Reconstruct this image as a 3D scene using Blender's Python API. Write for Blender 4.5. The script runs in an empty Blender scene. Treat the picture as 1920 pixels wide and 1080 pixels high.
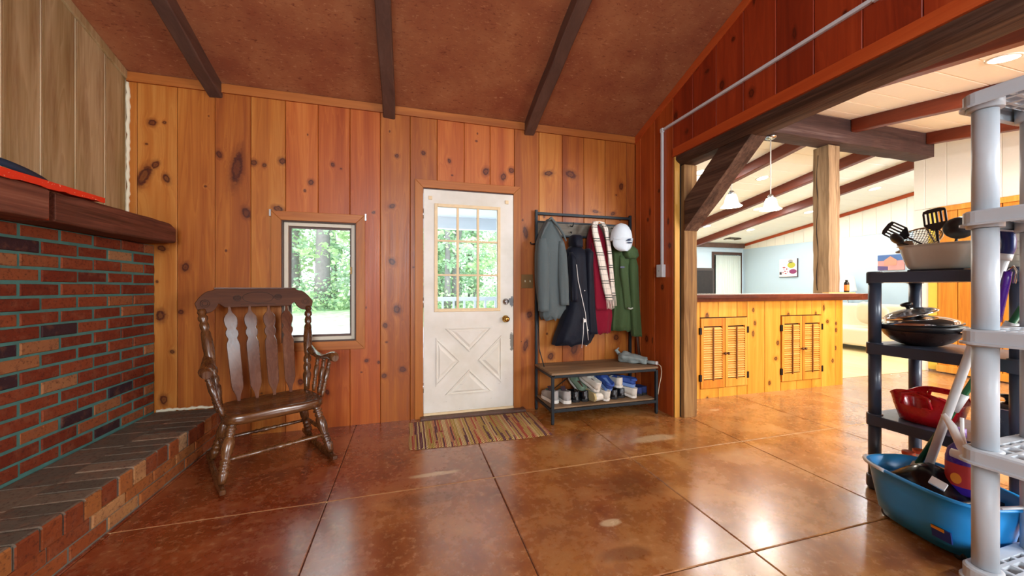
import bpy, math, random
from mathutils import Vector, Matrix, noise
scene = bpy.context.scene
COL = scene.collection
PI = math.pi
RNG = random.Random(7)

# ---------------------------------------------------------------- camera
cam_d = bpy.data.cameras.new('camera')
cam_d.sensor_width = 36.0
cam_d.lens = 684.0 / 1920.0 * 36.0
cam_d.clip_start = 0.02
cam_d.clip_end = 300
cam = bpy.data.objects.new('camera', cam_d)
COL.objects.link(cam)
cam.location = (0, 0, 1.18)
cam.rotation_euler = (PI / 2, 0, -math.radians(15.835))
scene.camera = cam

# ---------------------------------------------------------------- world, lights, exposure
def lin(h):
    h = h.lstrip('#')
    r = []
    for i in (0, 2, 4):
        c = int(h[i:i + 2], 16) / 255.0
        r.append(c / 12.92 if c <= 0.04045 else ((c + 0.055) / 1.055) ** 2.4)
    return tuple(r) + (1.0,)

world = bpy.data.worlds.new('overcast_sky')
scene.world = world
world.use_nodes = True
bg = world.node_tree.nodes['Background']
bg.inputs['Color'].default_value = (0.86, 0.95, 1.0, 1)
bg.inputs['Strength'].default_value = 5.2

def area(name, loc, rot, sx, sy, power, col=(1, 1, 1), spread=None):
    d = bpy.data.lights.new(name, 'AREA')
    d.shape = 'RECTANGLE'; d.size = sx; d.size_y = sy; d.energy = power; d.color = col
    if spread: d.spread = spread
    o = bpy.data.objects.new(name, d)
    COL.objects.link(o); o.location = loc; o.rotation_euler = rot
    return o
# daylight entering by the tall windows in the rear gable behind the camera
area('rear_window_daylight', (-0.86, -3.30, 2.0), (math.radians(98), 0, 0), 0.88, 1.9, 105, (0.86, 0.94, 1.0))
area('rear_window_daylight.001', (0.16, -3.30, 2.0), (math.radians(98), 0, 0), 0.88, 1.9, 120, (0.86, 0.94, 1.0))
# added fill light at an assumed kitchen window, tilted up to brighten the ceiling
area('kitchen_fill_light', (4.8, -2.95, 1.75), (math.radians(104), 0, 0), 2.0, 1.2, 320, (0.90, 0.96, 1.0))
# portals guide the sampling of the sky through the openings
for loc, rot, sx, sy in (((-0.72, 3.56, 1.23), (-PI / 2, 0, 0), 0.56, 1.0), ((0.53, 3.44, 1.45), (-PI / 2, 0, 0), 0.56, 0.94), ((1.66, -1.18, 4.15), (0, 0, 0), 0.9, 1.95)):
    p_ = area('sky_portal', loc, rot, sx, sy, 1.0)
    p_.data.cycles.is_portal = True
vs = scene.view_settings
vs.view_transform = 'Standard'
vs.look = 'None'
vs.exposure = -0.1
vs.gamma = 1.0
vs.use_curve_mapping = False
scene.cycles.use_denoising = True
scene.cycles.max_bounces = 8
scene.cycles.diffuse_bounces = 5
scene.cycles.glossy_bounces = 4
scene.cycles.transparent_max_bounces = 12
scene.cycles.sample_clamp_indirect = 6.0
scene.cycles.caustics_reflective = False
scene.cycles.caustics_refractive = False

# ---------------------------------------------------------------- mesh helpers
ORG = {}          # world origin of every object that may be a parent

def link(o): COL.objects.link(o); return o

def thing(name, loc, label, cat, group=None):
    o = link(bpy.data.objects.new(name, None))
    o.empty_display_size = 0.05
    o.location = loc
    ORG[o] = Vector(loc)
    tag(o, label, cat, group)
    return o

def tag(o, label, cat, group=None):
    o['label'] = label; o['category'] = cat
    if group: o['group'] = group
    return o

def struct(o):
    o['kind'] = 'structure'
    return o

def sroot(name, loc=(0, 0, 0)):
    o = link(bpy.data.objects.new(name, None))
    o.empty_display_size = 0.05
    o.location = loc
    ORG[o] = Vector(loc)
    return struct(o)

class MB:
    def __init__(s):
        s.v = []; s.f = []; s.sm = []
    def add(s, vs, fs, sm=False):
        o = len(s.v)
        s.v += [tuple(v) for v in vs]
        s.f += [tuple(i + o for i in f) for f in fs]
        s.sm += [sm] * len(fs)
        return s
    def box(s, x0, y0, z0, x1, y1, z1):
        v = [(x0, y0, z0), (x1, y0, z0), (x1, y1, z0), (x0, y1, z0), (x0, y0, z1), (x1, y0, z1), (x1, y1, z1), (x0, y1, z1)]
        return s.add(v, [(3, 2, 1, 0), (4, 5, 6, 7), (0, 1, 5, 4), (1, 2, 6, 5), (2, 3, 7, 6), (3, 0, 4, 7)])
    def obb(s, c, size, R=None):
        c = Vector(c); R = R or Matrix.Identity(3)
        hx, hy, hz = size[0] / 2, size[1] / 2, size[2] / 2
        v = [c + R @ Vector(p) for p in [(-hx, -hy, -hz), (hx, -hy, -hz), (hx, hy, -hz), (-hx, hy, -hz), (-hx, -hy, hz), (hx, -hy, hz), (hx, hy, hz), (-hx, hy, hz)]]
        return s.add(v, [(3, 2, 1, 0), (4, 5, 6, 7), (0, 1, 5, 4), (1, 2, 6, 5), (2, 3, 7, 6), (3, 0, 4, 7)])
    def bar(s, p0, p1, w, h, up=(0, 0, 1)):
        p0 = Vector(p0); p1 = Vector(p1)
        d = (p1 - p0); L = d.length; d.normalize()
        x = d.cross(Vector(up)); x.normalize(); u = x.cross(d)
        R = Matrix((x, d, u)).transposed()
        return s.obb((p0 + p1) / 2, (w, L, h), R)
    def loft(s, rings, caps=True, sm=True, closed=True):
        o = []
        n = len(rings[0])
        vs = [p for r in rings for p in r]
        fs = []
        for i in range(len(rings) - 1):
            for j in range(n if closed else n - 1):
                k = (j + 1) % n
                fs.append((i * n + j, i * n + k, (i + 1) * n + k, (i + 1) * n + j))
        s.add(vs, fs, sm)
        if caps and closed:
            o = len(s.v) - len(vs)
            s.f.append(tuple(o + j for j in reversed(range(n)))); s.sm.append(False)
            m = (len(rings) - 1) * n
            s.f.append(tuple(o + m + j for j in range(n))); s.sm.append(False)
        return s
    def tube(s, pts, r, n=8, caps=True, sm=True, flat=1.0):
        pts = [Vector(p) for p in pts]
        rs = r if isinstance(r, (list, tuple)) else [r] * len(pts)
        rings = []
        ref = None
        for i, p in enumerate(pts):
            a = pts[max(i - 1, 0)]; b = pts[min(i + 1, len(pts) - 1)]
            d = (b - a)
            d = d.normalized() if d.length > 1e-9 else Vector((0, 0, 1))
            if ref is None:
                ref = Vector((0, 0, 1)) if abs(d.z) < 0.9 else Vector((1, 0, 0))
            x = d.cross(ref); x.normalize(); y = x.cross(d); y.normalize(); ref = y
            rings.append([p + x * (math.cos(2 * PI * j / n) * rs[i]) + y * (math.sin(2 * PI * j / n) * rs[i] * flat) for j in range(n)])
        return s.loft(rings, caps, sm)
    def lathe(s, prof, o=(0, 0, 0), axis=(0, 0, 1), n=16, caps=True, sm=True):
        o = Vector(o); a = Vector(axis).normalized()
        ref = Vector((1, 0, 0)) if abs(a.x) < 0.9 else Vector((0, 1, 0))
        x = a.cross(ref); x.normalize(); y = a.cross(x)
        rings = [[o + a * h + (x * math.cos(2 * PI * j / n) + y * math.sin(2 * PI * j / n)) * max(r, 1e-4) for j in range(n)] for r, h in prof]
        return s.loft(rings, caps, sm)
    def prism(s, poly, ext, sm=False):
        e = Vector(ext); n = len(poly)
        a = [Vector(p) for p in poly]
        vs = a + [p + e for p in a]
        fs = [tuple(reversed(range(n))), tuple(range(n, 2 * n))]
        fs += [(i, (i + 1) % n, n + (i + 1) % n, n + i) for i in range(n)]
        o = len(s.v)
        s.add(vs, fs, sm)
        s.sm[-n - 2] = s.sm[-n - 1] = False
        return s
    def cboard(s, x0, x1, z0, z1, y, t, c=0.004):
        # vertical board facing -y with chamfered long edges
        p = [(x0, y + t), (x0, y + c), (x0 + c, y), (x1 - c, y), (x1, y + c), (x1, y + t)]
        return s.prism([(a, b, z0) for a, b in p], (0, 0, z1 - z0))
    def xform(s, M):
        s.v = [tuple(M @ Vector(v)) for v in s.v]
        return s
    def build(s, name, mat=None, parent=None, bevel=0.0, seg=2, sub=0, origin='c', weld=0.0):
        lo = Vector([min(v[i] for v in s.v) for i in range(3)]); hi = Vector([max(v[i] for v in s.v) for i in range(3)])
        c = (lo + hi) / 2
        if origin == 'b': c.z = lo.z
        if origin == '0': c = Vector((0, 0, 0))
        me = bpy.data.meshes.new(name)
        me.from_pydata([Vector(v) - c for v in s.v], [], s.f)
        me.polygons.foreach_set('use_smooth', s.sm)
        me.update()
        if mat: me.materials.append(mat)
        o = link(bpy.data.objects.new(name, me))
        fix_normals(me)
        if parent:
            o.parent = parent
            o.location = c - ORG[parent]
        else:
            o.location = c
        ORG[o] = c.copy()
        if bevel:
            m = o.modifiers.new('bevel', 'BEVEL'); m.width = bevel; m.segments = seg; m.limit_method = 'ANGLE'; m.angle_limit = math.radians(40)
            m.harden_normals = False
        if sub:
            m = o.modifiers.new('sub', 'SUBSURF'); m.levels = sub; m.render_levels = sub
        return o

import bmesh
def fix_normals(me):
    bm = bmesh.new(); bm.from_mesh(me)
    bmesh.ops.recalc_face_normals(bm, faces=bm.faces)
    bm.to_mesh(me); bm.free()

def top(o, label, cat, group=None):
    return tag(o, label, cat, group)

def copy_tree(o, parent=None):
    c = o.copy(); link(c)
    c.parent = parent
    ORG[c] = ORG[o].copy()
    for ch in list(o.children):
        k = copy_tree(ch, c)
        k.matrix_parent_inverse = ch.matrix_parent_inverse
    return c

def place(o, loc, rz=0.0, rx=0.0, ry=0.0, sc=1.0):
    o.location = loc
    o.rotation_euler = (rx, ry, rz)
    o.scale = (sc, sc, sc)
    return o

# ---------------------------------------------------------------- material helpers
class G:
    def __init__(s, name):
        s.m = bpy.data.materials.new(name); s.m.use_nodes = True
        s.nt = s.m.node_tree
        s.b = s.nt.nodes['Principled BSDF']
        s.out = s.nt.nodes['Material Output']
    def n(s, t, ins=None, **pr):
        nd = s.nt.nodes.new('ShaderNode' + t)
        for k, v in pr.items(): setattr(nd, k, v)
        for k, v in (ins or {}).items(): s.put(nd.inputs[k], v)
        return nd
    def put(s, sock, v):
        if isinstance(v, bpy.types.NodeSocket): s.nt.links.new(v, sock)
        elif isinstance(v, bpy.types.Node): s.nt.links.new(v.outputs[0], sock)
        else:
            if isinstance(v, str): v = lin(v)
            try: sock.default_value = v
            except Exception: sock.default_value = v[:3]
    def set(s, **kw):
        al = dict(color='Base Color', rough='Roughness', metal='Metallic', spec='Specular IOR Level', normal='Normal', coat='Coat Weight', coatr='Coat Roughness', trans='Transmission Weight', emis='Emission Color', estr='Emission Strength', alpha='Alpha', ior='IOR', sheen='Sheen Weight', sss='Subsurface Weight')
        for k, v in kw.items(): s.put(s.b.inputs[al[k]], v)
        return s
    def math(s, op, a, b=0.0, c=None, clamp=False):
        nd = s.nt.nodes.new('ShaderNodeMath'); nd.operation = op; nd.use_clamp = clamp
        s.put(nd.inputs[0], a); s.put(nd.inputs[1], b)
        if c is not None: s.put(nd.inputs[2], c)
        return nd.outputs[0]
    def mix(s, f, a, b, mode='MIX'):
        nd = s.nt.nodes.new('ShaderNodeMix'); nd.data_type = 'RGBA'; nd.blend_type = mode; nd.clamp_factor = True
        s.put(nd.inputs[0], f); s.put(nd.inputs[6], a); s.put(nd.inputs[7], b)
        return nd.outputs[2]
    def ramp(s, f, stops, interp='LINEAR'):
        nd = s.nt.nodes.new('ShaderNodeValToRGB'); cr = nd.color_ramp; cr.interpolation = interp
        while len(cr.elements) < len(stops): cr.elements.new(0.5)
        for e, (p, c) in zip(cr.elements, stops):
            e.position = p
            e.color = lin(c) if isinstance(c, str) else ((c, c, c, 1) if isinstance(c, (int, float)) else c)
        s.put(nd.inputs[0], f)
        return nd.outputs[0]
    def mrange(s, v, a, b, c=0.0, d=1.0, smooth=False):
        nd = s.nt.nodes.new('ShaderNodeMapRange')
        if smooth: nd.interpolation_type = 'SMOOTHSTEP'
        for i, x in enumerate((v, a, b, c, d)): s.put(nd.inputs[i], x)
        return nd.outputs[0]
    def obj(s): return s.n('TexCoord').outputs['Object']
    def pos(s): return s.n('NewGeometry').outputs['Position']
    def rand(s): return s.n('ObjectInfo').outputs['Random']
    def sep(s, v):
        nd = s.n('SeparateXYZ', {0: v}); return nd.outputs[0], nd.outputs[1], nd.outputs[2]
    def comb(s, x, y, z): return s.n('CombineXYZ', {0: x, 1: y, 2: z}).outputs[0]
    def scale(s, v, sc): return s.n('Mapping', {0: v, 3: sc}).outputs[0]
    def noise(s, v, sc=5.0, det=4.0, rough=0.55, dist=0.0, out=0):
        return s.n('TexNoise', {'Vector': v, 'Scale': sc, 'Detail': det, 'Roughness': rough, 'Distortion': dist}).outputs[out]
    def voro(s, v, sc, feat='F1', out=0, rnd=1.0):
        return s.n('TexVoronoi', {'Vector': v, 'Scale': sc, 'Randomness': rnd}, feature=feat).outputs[out]
    def bump(s, h, st=0.3, d=0.01, nrm=None):
        ins = {'Height': h, 'Strength': st, 'Distance': d}
        if nrm is not None: ins['Normal'] = nrm
        return s.n('Bump', ins).outputs[0]

MATS = {}
def plain(name, col, rough=0.5, metal=0.0, spec=0.5, coat=0.0, var=0.08, bump=0.0, scale=30.0, **kw):
    """one-colour material with a little procedural mottling and relief"""
    if name in MATS: return MATS[name]
    g = G(name)
    o = g.obj()
    nz = g.noise(o, scale, 4)
    c = lin(col)
    lo = tuple(x * (1 - var) for x in c[:3]) + (1,); hi = tuple(min(1, x * (1 + var)) for x in c[:3]) + (1,)
    g.set(color=g.mix(nz, lo, hi), rough=g.mrange(nz, 0.3, 0.7, max(0, rough - 0.05), min(1, rough + 0.05)), metal=metal, spec=spec)
    if coat: g.set(coat=coat, coatr=0.1)
    if bump: g.set(normal=g.bump(nz, bump, 0.003))
    g.set(**kw)
    MATS[name] = g.m
    return g.m

def emit(name, col, st):
    g = G(name)
    g.set(color=col, emis=col, estr=st)
    return g.m

def wood(name, cols, axis=2, scale=1.0, rough=0.45, coat=0.0, spec=0.5, knots=None, hv=0.0, bump=0.15, ring=14.0, grime=None, rnd=0.25, fine=0.25, kax=None):
    """grain running along the given object axis; knots: list of (a, b, ra, rb) in the board plane (object space)"""
    g = G(name)
    o = g.obj(); r = g.rand()
    x, y, z = g.sep(o)
    off = g.math('MULTIPLY', r, 37.0)
    ax = [x, y, z]
    dk = None
    if knots:
        kx, kz = (ax[kax] if kax is not None else ax[0] if axis != 0 else ax[1]), ax[axis]
        wob = g.math('MULTIPLY_ADD', g.noise(o, 55, 3), 0.9, -0.45)
        for kn in knots:
            a, b, ra, rb = kn[:4]; th = kn[4] if len(kn) > 4 else 0.0
            du = g.math('SUBTRACT', kx, a); dv = g.math('SUBTRACT', kz, b)
            if th:
                c_, s_ = math.cos(th), math.sin(th)
                du, dv = g.math('ADD', g.math('MULTIPLY', du, c_), g.math('MULTIPLY', dv, s_)), g.math('SUBTRACT', g.math('MULTIPLY', dv, c_), g.math('MULTIPLY', du, s_))
            u = g.math('DIVIDE', du, ra)
            v = g.math('DIVIDE', dv, rb)
            d = g.math('SQRT', g.math('MULTIPLY_ADD', u, u, g.math('MULTIPLY', v, v)))
            dk = d if dk is None else g.math('MINIMUM', dk, d)
        dk = g.math('ADD', dk, wob)
    sc = [9.0, 9.0, 9.0]; sc[axis] = 0.55
    vec = g.scale(g.comb(g.math('ADD', x, off), g.math('ADD', y, off), g.math('ADD', z, off)), [k * scale for k in sc])
    if dk is not None:
        warp = g.math('MULTIPLY', g.math('POWER', 2.718, g.math('MULTIPLY', dk, -0.8)), 0.7)
        vec = g.n('VectorMath', {0: vec, 1: g.comb(warp, warp, warp)}, operation='ADD').outputs[0]
    n1 = g.noise(vec, 1.0, 3, 0.5, 0.6)
    rings = g.math('FRACT', g.math('MULTIPLY', n1, ring * 0.5))
    rings = g.ramp(rings, [(0, 0.25), (0.75, 0.75), (0.92, 1.0), (1.0, 0.3)])
    sf = [90.0, 90.0, 90.0]; sf[axis] = 2.0
    n2 = g.noise(g.scale(o, [k * scale for k in sf]), 1.0, 3, 0.6)
    f = g.math('ADD', g.math('MULTIPLY', n1, 0.75), g.math('MULTIPLY', rings, 0.16))
    f = g.math('ADD', f, g.math('MULTIPLY', g.math('SUBTRACT', n2, 0.5), fine))
    f = g.math('ADD', f, g.math('MULTIPLY', g.math('SUBTRACT', r, 0.5), rnd))
    k = len(cols)
    col = g.ramp(f, [(0.22 + 0.56 * i / max(1, k - 1), c) for i, c in enumerate(cols)])
    if grime:
        sg = [11.0, 11.0, 11.0]; sg[axis] = 1.1
        gn = g.noise(g.scale(o, sg), 1.0, 5, 0.65)
        col = g.mix(g.mrange(gn, 0.52, 0.75, 0, 0.8), col, grime)
    if dk is not None:
        kf = g.ramp(g.math('DIVIDE', dk, 3.0), [(0.0, 0.8), (0.16, 0.7), (0.27, 1.0), (0.34, 0.85), (0.42, 0.42), (0.75, 0.0)])
        kcol = g.mix(g.noise(o, 60, 2), '#2c0c06', '#561a0a')
        col = g.mix(kf, col, kcol)
    g.set(color=col, rough=g.mrange(n2, 0.2, 0.8, rough - 0.08, rough + 0.1), spec=spec, normal=g.bump(f, bump, 0.004))
    if coat: g.set(coat=coat, coatr=0.12)
    return g.m
# ================================================================ materials of the setting
PINE = ['#84401a', '#9a521e', '#b06828', '#be7c38']
PINE_O = ['#964218', '#aa5420', '#bc682c', '#c87a3a']
PINE_R = ['#70220f', '#832b12', '#963617', '#a3421e']
M_GREYBOARD = wood('weathered_grey_board', ['#94794e', '#b0976e', '#c4ad86', '#d2c09c'], 2, 1.0, 0.7, spec=0.2, bump=0.4, grime='#805a38')
M_TRIM = wood('orange_pine_trim', ['#94501f', '#ad652b', '#bd7a3a'], 0, 1.0, 0.45, spec=0.4)
M_TRIMV = wood('orange_pine_trim_upright', ['#94521f', '#ab6628', '#ba7836'], 2, 1.0, 0.45, spec=0.4)
M_TRIMY = wood('red_pine_trim', ['#9c3814', '#b04a1e', '#bd5828'], 1, 1.0, 0.45, spec=0.4)
M_BEAM = wood('dark_stained_beam', ['#4c3630', '#5e443a', '#6e5248'], 1, 1.0, 0.5, spec=0.35, rnd=0.1)
M_HEWN = wood('old_hewn_timber', ['#38251c', '#553c2f', '#6a5040', '#7c6654'], 1, 0.8, 0.75, spec=0.2, bump=0.6, grime='#33241c', fine=0.5)
M_HEWNV = wood('old_hewn_post', ['#6a4a2c', '#8d6a42', '#a98555', '#b8986a'], 2, 0.8, 0.75, spec=0.2, bump=0.6, grime='#5a4230', fine=0.5)
M_HEWNP = wood('old_hewn_pillar', ['#6f563c', '#917659', '#a88c6c', '#b39b80'], 2, 0.8, 0.8, spec=0.15, bump=0.6, grime='#5a4636', fine=0.5)
M_BACKING = plain('dark_gap', '#1c0d06', 0.9)
M_CAULK = plain('pale_foam_caulk', '#e4dcc0', 0.9, bump=0.5)
M_WHITEWALL = plain('cream_painted_board', '#efe8dc', 0.6, var=0.03)
M_WHITECEIL = plain('cream_ceiling_board', '#faf7f0', 0.6, var=0.03)
M_BLUEWALL = plain('pale_blue_plaster', '#c3d8e8', 0.7, var=0.02)
M_KBEAM = wood('red_brown_beam', ['#571f12', '#6e2c18', '#843a22'], 1, 1.0, 0.4, spec=0.45, rnd=0.1)
M_MORTAR = plain('green_grey_mortar', '#487a74', 0.9, var=0.45, bump=0.6, scale=14)

def mat_ceiling():
    g = G('fibreboard_ceiling')
    o = g.pos()
    a = g.noise(g.scale(o, (3, 3, 3)), 1.2, 4)
    st = g.noise(g.scale(o, (26, 70, 40)), 1.0, 4, 0.65, 0.8)
    c = g.ramp(a, [(0.3, '#8c4e34'), (0.55, '#9c603f'), (0.75, '#a86e4a')])
    c = g.mix(g.mrange(st, 0.6, 0.72), c, '#ba845f')
    c = g.mix(g.mrange(st, 0.42, 0.3), c, '#713a26')
    g.set(color=c, rough=0.75, spec=0.25, normal=g.bump(st, 0.35, 0.004))
    return g.m
M_CEIL = mat_ceiling()

def mat_floor():
    g = G('acid_stained_concrete')
    p = g.pos()
    x, y, z = g.sep(p)
    big = g.noise(p, 0.9, 3, 0.5)
    mid = g.noise(p, 3.2, 6, 0.62, 0.4)
    fine = g.noise(p, 26, 6, 0.7)
    hue = g.math('ADD', g.math('MULTIPLY', g.math('SUBTRACT', x, 0.1), 0.34), g.math('MULTIPLY', g.math('SUBTRACT', big, 0.5), 1.6))  # drift along x: real stain plus some of the room light, both in the colour
    warm = g.ramp(mid, [(0.22, '#6e3c18'), (0.42, '#965a28'), (0.56, '#ae7438'), (0.76, '#c8985e')])
    red = g.ramp(mid, [(0.22, '#5e200c'), (0.45, '#783014'), (0.6, '#8a4020'), (0.78, '#a05a34')])
    c = g.mix(g.mrange(hue, -0.45, 0.55, smooth=True), red, warm)
    tan = g.ramp(mid, [(0.25, '#8a6644'), (0.5, '#a88460'), (0.75, '#c0a080')])
    c = g.mix(g.mrange(g.math('ADD', x, g.math('MULTIPLY', g.math('SUBTRACT', big, 0.5), 2.0)), 1.8, 4.2, 0, 0.75), c, tan)  # tan shift towards the kitchen puts floor glare into the colour
    c = g.mix(g.mrange(fine, 0.52, 0.72, 0, 0.4), c, '#d9a878')
    c = g.mix(g.mrange(fine, 0.42, 0.28, 0, 0.35), c, '#7a3c1c')
    # worn pale patches and dark scuffs, each with its own place on the slab
    wob = g.math('MULTIPLY', g.math('SUBTRACT', g.noise(p, 9, 4), 0.5), 0.9)
    def patch(cx, cy, rx, ry, lo=1.0, hi=0.6):
        u = g.math('DIVIDE', g.math('SUBTRACT', x, cx), rx); v = g.math('DIVIDE', g.math('SUBTRACT', y, cy), ry)
        d = g.math('ADD', g.math('SQRT', g.math('MULTIPLY_ADD', u, u, g.math('MULTIPLY', v, v))), wob)
        return g.mrange(d, lo, hi, 0.0, 0.65)
    for a in ((1.86, 2.45, 0.25, 0.07), (2.62, 2.92, 0.09, 0.05), (2.85, 2.86, 0.07, 0.03), (0.98, 1.63, 0.07, 0.03), (0.15, 2.36, 0.18, 0.03)):
        c = g.mix(patch(*a), c, '#dcc39a')
    for a in ((0.92, 1.42, 0.16, 0.05), (0.78, 1.2, 0.05, 0.06), (0.1, 2.1, 0.25, 0.08), (1.3, 1.9, 0.3, 0.15)):
        c = g.mix(g.math('MULTIPLY', patch(*a), 0.7), c, '#5c2c14')
    g.set(color=c, rough=g.mrange(g.math('ADD', mid, g.math('MULTIPLY', fine, 0.5)), 0.5, 1.0, 0.2, 0.34), spec=0.55, coat=0.8, coatr=0.2, normal=g.bump(fine, 0.05, 0.004))
    return g.m
M_FLOOR = mat_floor()
M_JOINT = plain('floor_joint_filler', '#4a2a18', 0.9)

# ================================================================ floor
WY = 3.39                       # inner face of the entrance wall
fl = struct(MB().box(-2.3, -3.5, -0.25, 9.8, 3.42, -0.006).build('floor', M_JOINT))
xs = [-2.3, -1.38, -0.434, 0.513, 1.488, 2.468, 3.434, 4.40, 5.37, 6.34, 7.30]
ys = [-3.45, -2.50, -1.55, -0.61, 0.335, 1.276, 2.218, 3.41]
jw = 0.0018
for i in range(len(xs) - 1):
    for j in range(len(ys) - 1):
        a, b, c, d = xs[i] + jw, xs[i + 1] - jw, ys[j] + jw, ys[j + 1] - jw
        t = 0.004
        m = MB()
        rings = [[(a, c, -0.02), (b, c, -0.02), (b, d, -0.02), (a, d, -0.02)], [(a, c, -t), (b, c, -t), (b, d, -t), (a, d, -t)],
                 [(a + t, c + t, 0), (b - t, c + t, 0), (b - t, d - t, 0), (a + t, d - t, 0)]]
        m.loft(rings, True, False)
        m.build('floor_slab', M_FLOOR, fl)
MB().box(-1.39, 2.2152, -0.008, 7.3, 2.2208, -0.0012).build('joint_filler', plain('pale_joint_filler', '#c9a474', 0.8), fl)
M_PALE = wood('pale_wood_floor', ['#dcc48f', '#e6d29e', '#efdfb4'], 1, 0.8, 0.4, spec=0.4, rnd=0.2)
fl2 = struct(MB().box(2.4, 3.421, -0.25, 9.8, 8.8, -0.004).build('floor', M_JOINT))
k = 0
x = 2.4
while x < 9.75:
    m = MB().box(x + 0.001, 3.422, -0.02, min(x + 0.199, 9.8), 8.8, 0.0)
    m.build('plank', M_PALE, fl2)
    x += 0.2

# ================================================================ entrance wall (back)
def zceil(y): return 2.785 + 0.36 * (WY - y)
CT = 0.02
wb = sroot('wall_back', (0, WY, 0))
WIN = (-1.005, -0.435, 0.725, 1.74)      # rough opening of the window
DOOR = (0.118, 0.982, 0.0, 2.09)
m = MB()
def wall_boxes(m, x0, x1, y0, y1, z0, z1, holes):
    xsplit = sorted(set([x0, x1] + [h[k] for h in holes for k in (0, 1) if x0 < h[k] < x1]))
    for a, b in zip(xsplit[:-1], xsplit[1:]):
        segs = [(z0, z1)]
        for h in holes:
            if h[0] < (a + b) / 2 < h[1]:
                new = []
                for s0, s1 in segs:
                    if h[3] <= s0 or h[2] >= s1: new.append((s0, s1)); continue
                    if h[2] > s0: new.append((s0, h[2]))
                    if h[3] < s1: new.append((h[3], s1))
                segs = new
        for s0, s1 in segs: m.box(a, y0, s0, b, y1, s1)
wall_boxes(m, -2.25, 2.38, WY + 0.021, WY + 0.16, -0.1, 2.9, [WIN, DOOR])
m.build('wall_core', M_BACKING, wb)
joints = [-2.02, -1.955, -1.707, -1.463, -1.219, -0.973, -0.730, -0.484, -0.237, 0.014, 0.251, 0.499, 0.746, 0.986, 1.239, 1.488, 1.727, 1.971, 2.223, 2.33]
# knots measured on the wall: x, z, half width, half height
KN = [(-1.861, 2.429, .022, .02), (-1.786, 2.439, .009, .009), (-1.913, 2.021, .028, .075), (-1.842, 2.111, .018, .026), (-1.773, 2.013, .018, .028),
      (-1.314, 2.135, .032, .105), (-1.435, 2.232, .016, .024), (-1.197, 2.188, .02, .018), (-1.123, 2.174, .012, .014), (-0.994, 2.22, .022, .022),
      (-0.784, 2.063, .018, .018), (-0.618, 2.225, .012, .014), (-1.249, 1.78, .024, .036), (-0.14, 1.904, .02, .016), (-0.294, 1.839, .011, .011),
      (0.876, 2.246, .022, .03), (0.956, 2.314, .022, .022), (0.705, 2.282, .024, .03), (-0.197, 0.851, .016, .018), (-0.05, 0.455, .024, .02),
      (-0.206, 0.409, .018, .016), (-1.683, 0.995, .016, .014), (-1.653, 1.341, .02, .028), (-1.803, 1.48, .024, .018), (-1.737, 0.692, .014, .012),
      (-0.14, 1.412, .022, .026), (-0.099, 0.99, .026, .03), (-1.025, 1.827, .03, .02), (-1.81, 0.97, .024, .036), (-1.79, 0.33, .02, .03),
      (-0.10, 2.35, .014, .014), (0.10, 1.55, .012, .018), (1.10, 1.72, .02, .05), (1.14, 0.92, .024, .03), (1.10, 0.62, .02, .05), (1.36, 0.50, .026, .03),
      (1.62, 0.56, .03, .045), (2.10, 0.66, .026, .026), (1.86, 1.97, .03, .012), (2.06, 1.96, .02, .014), (0.13, 2.40, .016, .016), (-0.35, 0.55, .014, .012),
      (-0.25, 0.53, .01, .01), (2.16, 2.25, .02, .03), (1.58, 2.33, .05, .03), (1.34, 2.32, .04, .02), (0.36, 2.35, .012, .016), (-0.86, 0.40, .02, .02), (-0.66, 0.30, .012, .02)]
OR = {5, 6, 7, 10, 11, 12}
for i in range(len(joints) - 1):
    a, b = joints[i] + 0.0012, joints[i + 1] - 0.0012
    m = MB()
    h2 = [WIN, DOOR]
    xsplit = sorted(set([a, b] + [h[k] for h in h2 for k in (0, 1) if a < h[k] < b]))
    for p, q in zip(xsplit[:-1], xsplit[1:]):
        segs = [(0.0, 2.72)]
        for h in h2:
            if h[0] < (p + q) / 2 < h[1]:
                segs = [(s0, s1) for s0, s1 in [(0.0, h[2]), (h[3], 2.72)] if s1 - s0 > 0.02]
        c0 = 0.004 if p == a else 0.0; c1 = 0.004 if q == b else 0.0
        for s0, s1 in segs:
            prof = [(p, WY + CT), (p, WY + c0), (p + c0, WY), (q - c1, WY), (q, WY + c1), (q, WY + CT)]
            prof = [v for k, v in enumerate(prof) if k == 0 or v != prof[k - 1]]
            m.prism([(u, v, s0) for u, v in prof], (0, 0, s1 - s0))
    cx = (a + b) / 2
    zs = [v[2] for v in m.v]; zc = (min(zs) + max(zs)) / 2
    kk = [(k[0] - cx, k[1] - zc, k[2], k[3], -0.45 if k[0] == -1.913 else (0.35 if k[0] == -1.773 else math.sin(k[0] * 91 + k[1] * 37) * 0.5)) for k in KN if a - 0.01 < k[0] < b + 0.01]
    rr = random.Random(i)
    for _ in range(2): kk.append((rr.uniform(-0.09, 0.09), rr.uniform(-1.3, 1.3), rr.uniform(0.004, 0.009), rr.uniform(0.004, 0.01)))
    mt = wood('knotty_pine_%02d' % i, PINE_O if i in OR else PINE, 2, 1.0, 0.4, spec=0.4, knots=kk, rnd=0.2 if i in OR else 0.42)
    m.build('pine_board', mt, wb)
MB().box(-2.01, WY - 0.018, 2.715, 2.325, WY + 0.02, 2.785).build('trim_board', M_TRIM, wb, 0.002)
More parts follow.
